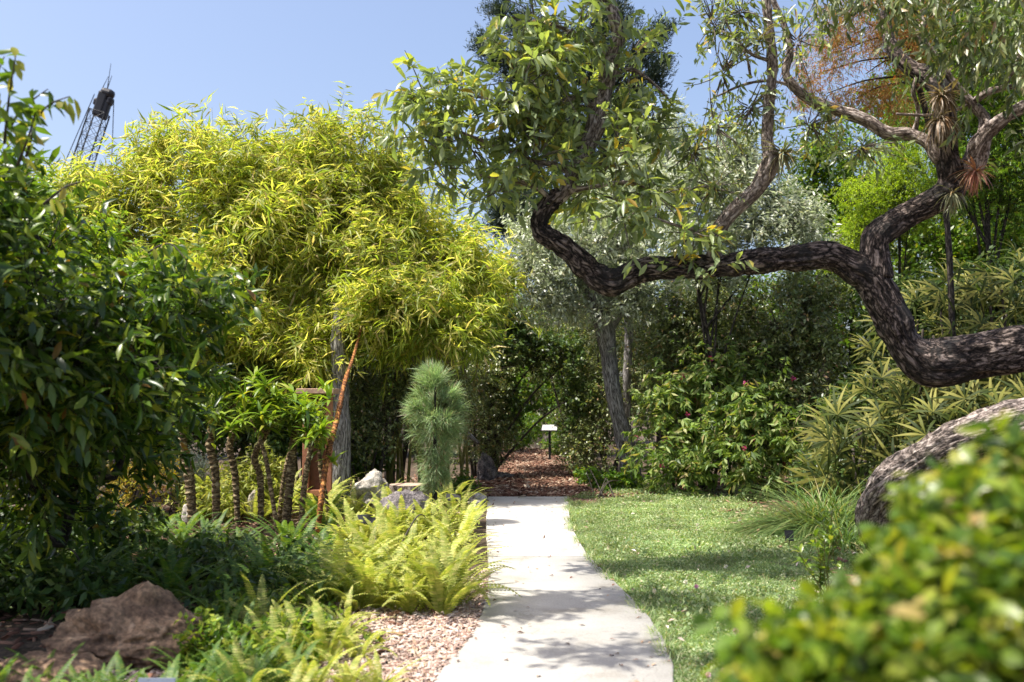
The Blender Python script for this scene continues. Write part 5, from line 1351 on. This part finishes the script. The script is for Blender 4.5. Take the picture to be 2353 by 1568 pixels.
# reading sign at the tunnel end
def reading_sign():
    d = 28.0; base = gpos(1263, d); root = empty('reading_sign', base, 'pale slanted sign panel on a black post at the end of the mulch path', 'sign')
    from mathutils import Euler
    bm_obj('post', [box(base + Vector((0, .03, .43)), (.07, .05, .92), None, .006)], M['black'], root)
    rm = Euler((R(28), 0, R(-8))).to_matrix()
    bm_obj('frame', [box(base + Vector((0, 0, .94)), (.46, .34, .03), rm, .006)], M['black'], root)
    bm_obj('panel', [box(base + Vector((0, 0, .94)) + rm @ Vector((0, 0, .018)), (.42, .30, .012), rm, .002)], noise_mat('pale_sign_face', [(.4, (.35, .34, .32)), (.6, (.55, .54, .5))], scale=14, bump=0), root)
reading_sign()
# pale pot / block beyond the tunnel
o = bm_obj('garden_wall', [box(gpos(1245, 36) + Vector((0, 0, .35)), (2.2, .3, .8), None, .02), box(gpos(1245, 36) + Vector((0, 0, .78)), (2.3, .36, .06), None, .01)], M['rockpale'])
tag(o, 'low pale wall glimpsed beyond the end of the tunnel', 'wall')

# wooden kiosk behind the ringed stems
def kiosk():
    d = 14.2; base = gpos(731, d); root = empty('wooden_kiosk', base, 'narrow reddish wooden kiosk with a pale cap behind the ringed stems', 'kiosk')
    w = 52 * d / F; zt = P(731, 905, d).z
    wood = noise_mat('red_brown_wood', [(.3, (.26, .1, .06)), (.6, (.46, .2, .12)), (.8, (.6, .32, .2))], scale=9, bump=.3)
    pale = noise_mat('sunlit_cap_wood', [(.3, (.4, .24, .16)), (.7, (.58, .4, .28))], scale=12, bump=.3)  # paler than the posts: sun on the cap put into the wood colour
    B = lambda x, y, z, a, b, c: box(base + Vector((x, y, z)), (a, b, c), None, .006)
    bm_obj('post', [B(-w / 2, 0, zt / 2, .09, .09, zt)], wood, root)
    bm_obj('post', [B(w / 2, 0, zt / 2, .09, .09, zt)], wood, root)
    bm_obj('back_panel', [B(0, .04, zt * .5, w - .09, .03, zt * .98)], noise_mat('dark_red_wood', [(.3, (.08, .035, .025)), (.7, (.17, .07, .045))], scale=10, bump=.2), root)
    bm_obj('rail', [B(0, -.01, zt * .62, w - .095, .05, .07)], wood, root); bm_obj('rail', [B(0, -.01, zt * .2, w - .095, .05, .09)], wood, root)
    bm_obj('roof', [B(0, 0, zt + .035, w + .2, .5, .07)], pale, root)
    rm = None
    pg = bm_obj('notice', [B(-.02, -.0, zt * .78, w * .45, .012, .3)], noise_mat('faded_notice', [(.3, (.3, .32, .3)), (.7, (.5, .52, .5))], scale=8, bump=0), root)
kiosk()

# ------------------------------------------------------------------ crane far behind the bamboo
def crane():
    d = 110.0
    base = gpos(15, d)
    root = empty('crane', base, 'dark lattice boom crane rising far behind the bamboo', 'crane')
    foot = P(15, 905, d); tip = P(229, 258, d)
    ax = (tip - foot).normalized(); Lb = (tip - foot).length
    sx = ax.cross(Vector((0, 1, 0))).normalized(); sy = ax.cross(sx).normalized()
    A, B = [], []
    W0 = 1.0
    def corner(t, i):
        w = W0 * (1 - .12 * t)
        return foot + ax * (Lb * t) + sx * (w if i in (0, 3) else -w) + sy * (w * .8 if i < 2 else -w * .8)
    n = 22
    lm, lr = [], []
    for i in range(4): A.append(corner(0, i)); B.append(corner(1, i)); lr.append(.1)
    for k in range(n):
        t0, t1 = k / n, (k + 1) / n
        for i in range(4):
            j = (i + 1) % 4
            A.append(corner(t0, i)); B.append(corner(t1, j)); lr.append(.035)
            A.append(corner(t0, j)); B.append(corner(t1, i)); lr.append(.035)
            A.append(corner(t1, i)); B.append(corner(t1, j)); lr.append(.035)
    rng = np.random.default_rng(0)
    class Z:  # no wobble
        def normal(self, size): return np.zeros(size)
    lr = np.array(lr)
    mk('boom', lines(Z(), [tuple(a) for a in A], [tuple(b) for b in B], lr, lr, seg=1), M['steel'], root)
    from mathutils import Matrix
    rm = Matrix((sx, sy, ax)).transposed()
    hb = tip
    bm_obj('boom_head', [box(hb + ax * .9 + sx * .1, (1.1, 1.1, 2.9), rm, .2), box(hb + ax * .4 - sx * .55, (.7, .9, 2.2), rm, .15), box(hb + ax * 2.3 - sx * .2, (1.5, 1.2, 1.0), rm, .4), box(hb + ax * 1.5 - sx * .75, (.55, 1.0, .9), rm, .2), box(hb + ax * 1.0 + sx * .75, (.5, .7, .8), rm, .2)], M['black'], root)
    top = hb + ax * 2.7
    mk('mast', lines(Z(), [tuple(top), tuple(top), tuple(top + Vector((-.6, 0, 0)))], [tuple(top + Vector((.35, 0, 3.0))), tuple(top + Vector((0.5, 0, 1.6))), tuple(top + Vector((.1, 0, 1.5)))], .06, .03, seg=1), M['steel'], root)
    c1 = hb + ax * 1.8
    mk('cable', lines(Z(), [tuple(c1 + sx * 1.2), tuple(c1 - sx * 1.1)], [tuple(foot + Vector((-6.0, 4, 2))), tuple(P(238, 900, d))], .055, .055, seg=1), M['steel'], root)
    # body standing on the ground, hidden by the planting
    bm_obj('body', [box(base + Vector((-2.5, 0, 2.2)), (7, 3.4, 2.4), None, .2)], noise_mat('crane_body_paint', [(.3, (.3, .06, .03)), (.7, (.4, .09, .05))], scale=2, bump=.05, rough=.4), root)
    bm_obj('cab', [box(base + Vector((1.9, -1, 2.4)), (1.7, 1.4, 2.2), None, .15)], M['steel'], root)
    for s in (-1, 1): bm_obj('track', [box(base + Vector((-1.5, s * 2.2, .55)), (8, .9, 1.1), None, .3)], M['black'], root)
crane()

# ------------------------------------------------------------------ grass clump, sapling, lawn flowers on the right
def grass_clump(label, px, d, n, L, seed, spread=.3, lean=(0, 0)):
    rng = np.random.default_rng(seed); base = gpos(px, d)
    root = empty('grass_clump', base, label, 'grass clump')
    p = np.array(base) + rng.normal(size=(n, 3)) * spread * .5; p[:, 2] = 0
    dirs = (p - np.array(base)) * 1.4 / spread + rng.normal(size=(n, 3)) * .45; dirs[:, 2] = rng.uniform(.7, 1.6, n)
    dirs[:, 0] += lean[0]; dirs[:, 1] += lean[1]
    b = scatter(strip(6, .85), p, dirs, np.tile([0, 0, 1.0], (n, 1)) + rng.normal(size=(n, 3)) * .1, L * rng.uniform(.5, 1.1, n), .015)
    mk('blades', b, M['grassblade'], root)
grass_clump('tall arching grass clump at the right edge of the lawn by the lit limb', 1880, 12.4, 1700, 1.15, 1, .5, (-.3, -.1))
grass_clump('smaller grass clump with dry bases in front of the tall one', 1930, 11.3, 420, .7, 2, .3, (-.2, -.1))
grass_clump('grass clump half hidden behind the lit foreground limb', 1990, 13.2, 500, .9, 3, .4, (.1, -.1))
def sapling(label, px, py, hpx, seed, L=.13, n=8, rad=60):
    w = G(px, py); rng = np.random.default_rng(seed)
    root = empty('sapling', w, label, 'sapling', 'broad leaved saplings beside the lawn')
    tl, A = [], []
    bt = []
    for s in range(n):
        e = P(px + rng.uniform(-rad, rad), py - hpx * rng.uniform(.45, 1), w.y + rng.uniform(-.15, .15))
        tl.append(tube([w + Vector((rng.uniform(-.08, .08), rng.uniform(-.08, .08), -.02)), w.lerp(e, .5) + Vector((0, 0, .04)), e], [.007, .005, .003], step=.08, sides=5))
        c, _ = catmull([w.lerp(e, .25), w.lerp(e, .6) + Vector((0, 0, .03)), e], [1] * 3, .07)
        c = np.array(c)
        bt += twigs(rng, c, np.tile(nrm(np.array(e - w)), (len(c), 1)) + rng.normal(size=c.shape) * .2, .05, 3, L, L * .42, T_LEAF, droop=-.1, spread=.9, zup=.9)
    tubes_obj('stem', tl, M['culm'], root)
    mk('foliage', bt, M['ringleaf'], root)
sapling('glossy broad leaved sapling between the lawn and the blurred hedge', 1895, 1380, 150, 1, L=.1)
sapling('upright bright yellow green sapling in front of the grass clump', 1905, 1300, 150, 2, L=.09, n=7, rad=45)
sapling('small leafy sapling behind the tall grass clump', 1935, 1160, 90, 3, L=.16, n=5, rad=40)
M['pinkball'] = leaf_mat('pink_blossom', [(0, (.55, .25, .5)), (1, (.8, .5, .75))], trans=.3)
M['whiteball'] = leaf_mat('white_blossom', [(0, (.6, .58, .6)), (1, (.8, .8, .82))], trans=.3)
def blossom(px, py, m, label, r=.011, h=.09):
    w = G(px, py); w.y -= 0; rng = np.random.default_rng(int(px))
    s = (w.y + 0) ; z = h
    x = P(px, py, w.y * (1 - h / CAMH)); base = Vector((x.x, x.y, 0))
    root = empty('blossom', base, label, 'flower', 'small round blossoms dotted over the lawn')
    dirs = rnd_unit(rng, 90)
    mk('petals', scatter(T_DIA, np.tile(np.array([x.x, x.y, z]), (90, 1)), dirs, rnd_unit(rng, 90), r * 1.35, r * .5), M[m], root)
    tubes_obj('stem', [tube([base, Vector((x.x, x.y, z * .6)), Vector((x.x, x.y, z))], [.0015, .0012, .001], step=.03, sides=4)], M['culm'], root)
for px, py, m, lb in [(1627, 1551, 'pinkball', 'large pink round blossom in the lawn nearest the path at the bottom edge'), (1661, 1540, 'pinkball', 'pink round blossom just right of the one nearest the path'), (1680, 1512, 'pinkball', 'pink round blossom above the two bottom ones by the hedge'), (1691, 1450, 'pinkball', 'pink blossom beside the left tip of the blurred hedge'),
                      (1767, 1396, 'pinkball', 'purple blossom in the shaded lawn'), (1600, 1348, 'pinkball', 'lilac blossom in the shade band near the path'), (1668, 1302, 'whiteball', 'white blossom on the sunlit strip between two shade bands'), (1602, 1206, 'whiteball', 'white blossom far up the sunny lawn'), (1575, 1338, 'whiteball', 'small white blossom near the curve of the path'), (1920, 1520, 'whiteball', 'white blossom beneath the front of the hedge')]:
    blossom(px, py, m, lb, r=.013 if py > 1500 else .017)
def chips_leaf():
    rng = np.random.default_rng(31)
    n = 130
    y = rng.uniform(6, 17, n); x = rx(np.minimum(y, YEND)) + rng.uniform(.05, 3.2, n)
    pos = np.stack([x, y, np.full(n, .045)], 1)
    o = mk('fallen_leaves', scatter(T_FOLD, pos, rng.normal(size=(n, 3)) * [1, 1, .25], np.tile([0, 0, 1.0], (n, 1)) + rng.normal(size=(n, 3)) * .3, .07, .03), M['chip'])
    tag(o, 'dry pale leaves fallen on the lawn', 'fallen leaves', kind='stuff')
chips_leaf()
def path_litter():
    rng = np.random.default_rng(77)
    n = 170
    y = rng.uniform(5.3, 16.8, n); t = rng.beta(.5, .5, n); x = lx(y) + (rx(y) - lx(y)) * t
    pos = np.stack([x, y, np.full(n, .043)], 1)
    o = mk('leaf_debris', scatter(T_FOLD, pos, rng.normal(size=(n, 3)) * [1, 1, .15], np.tile([0, 0, 1.0], (n, 1)) + rng.normal(size=(n, 3)) * .15, rng.uniform(.02, .07, n), .022), M['redchip'])
    tag(o, 'a few small brown leaves lying on the concrete path', 'leaf debris', kind='stuff')
path_litter()

# ------------------------------------------------------------------ blurred hedge right in front of the camera
def near_bush():
    base = gpos(2180, 1.75)
    bl = [(2270, 1195, 1.9, 140, 80, .2), (2170, 1270, 1.85, 80, 65, .16), (2345, 1100, 1.95, 70, 75, .18), (2300, 1340, 1.7, 160, 130, .22), (2160, 1400, 1.65, 125, 100, .2), (2180, 1540, 1.6, 230, 110, .2), (2020, 1510, 1.6, 100, 60, .15), (1900, 1570, 1.6, 100, 40, .13), (2060, 1425, 1.75, 50, 50, .13), (2400, 1230, 1.8, 110, 150, .22), (2300, 1650, 1.5, 400, 130, .22), (1790, 1600, 1.6, 60, 35, .1), (2110, 1330, 1.8, 50, 45, .14), (1970, 1500, 1.65, 80, 45, .13), (1830, 1550, 1.6, 90, 38, .12), (2330, 1130, 1.9, 80, 60, .16)]
    st = [autostems(base, bl, .009, .003, n=14, seed=5, sides=6, step=.06, spread=.2)]
    plant('near_hedge', 'out of focus yellow green leafy hedge filling the lower right corner', 'hedge', None, base, bl, M['yellowgreen'], 1150, .085, 7, .05, .027, T=T_LEAF, stems=st, stemm=M['twigdark'], seed=81, gap=-.45, droop=.0, spread=.8, zup=.6, updir=.6, twigr=.0014, shell=.55)
near_bush()
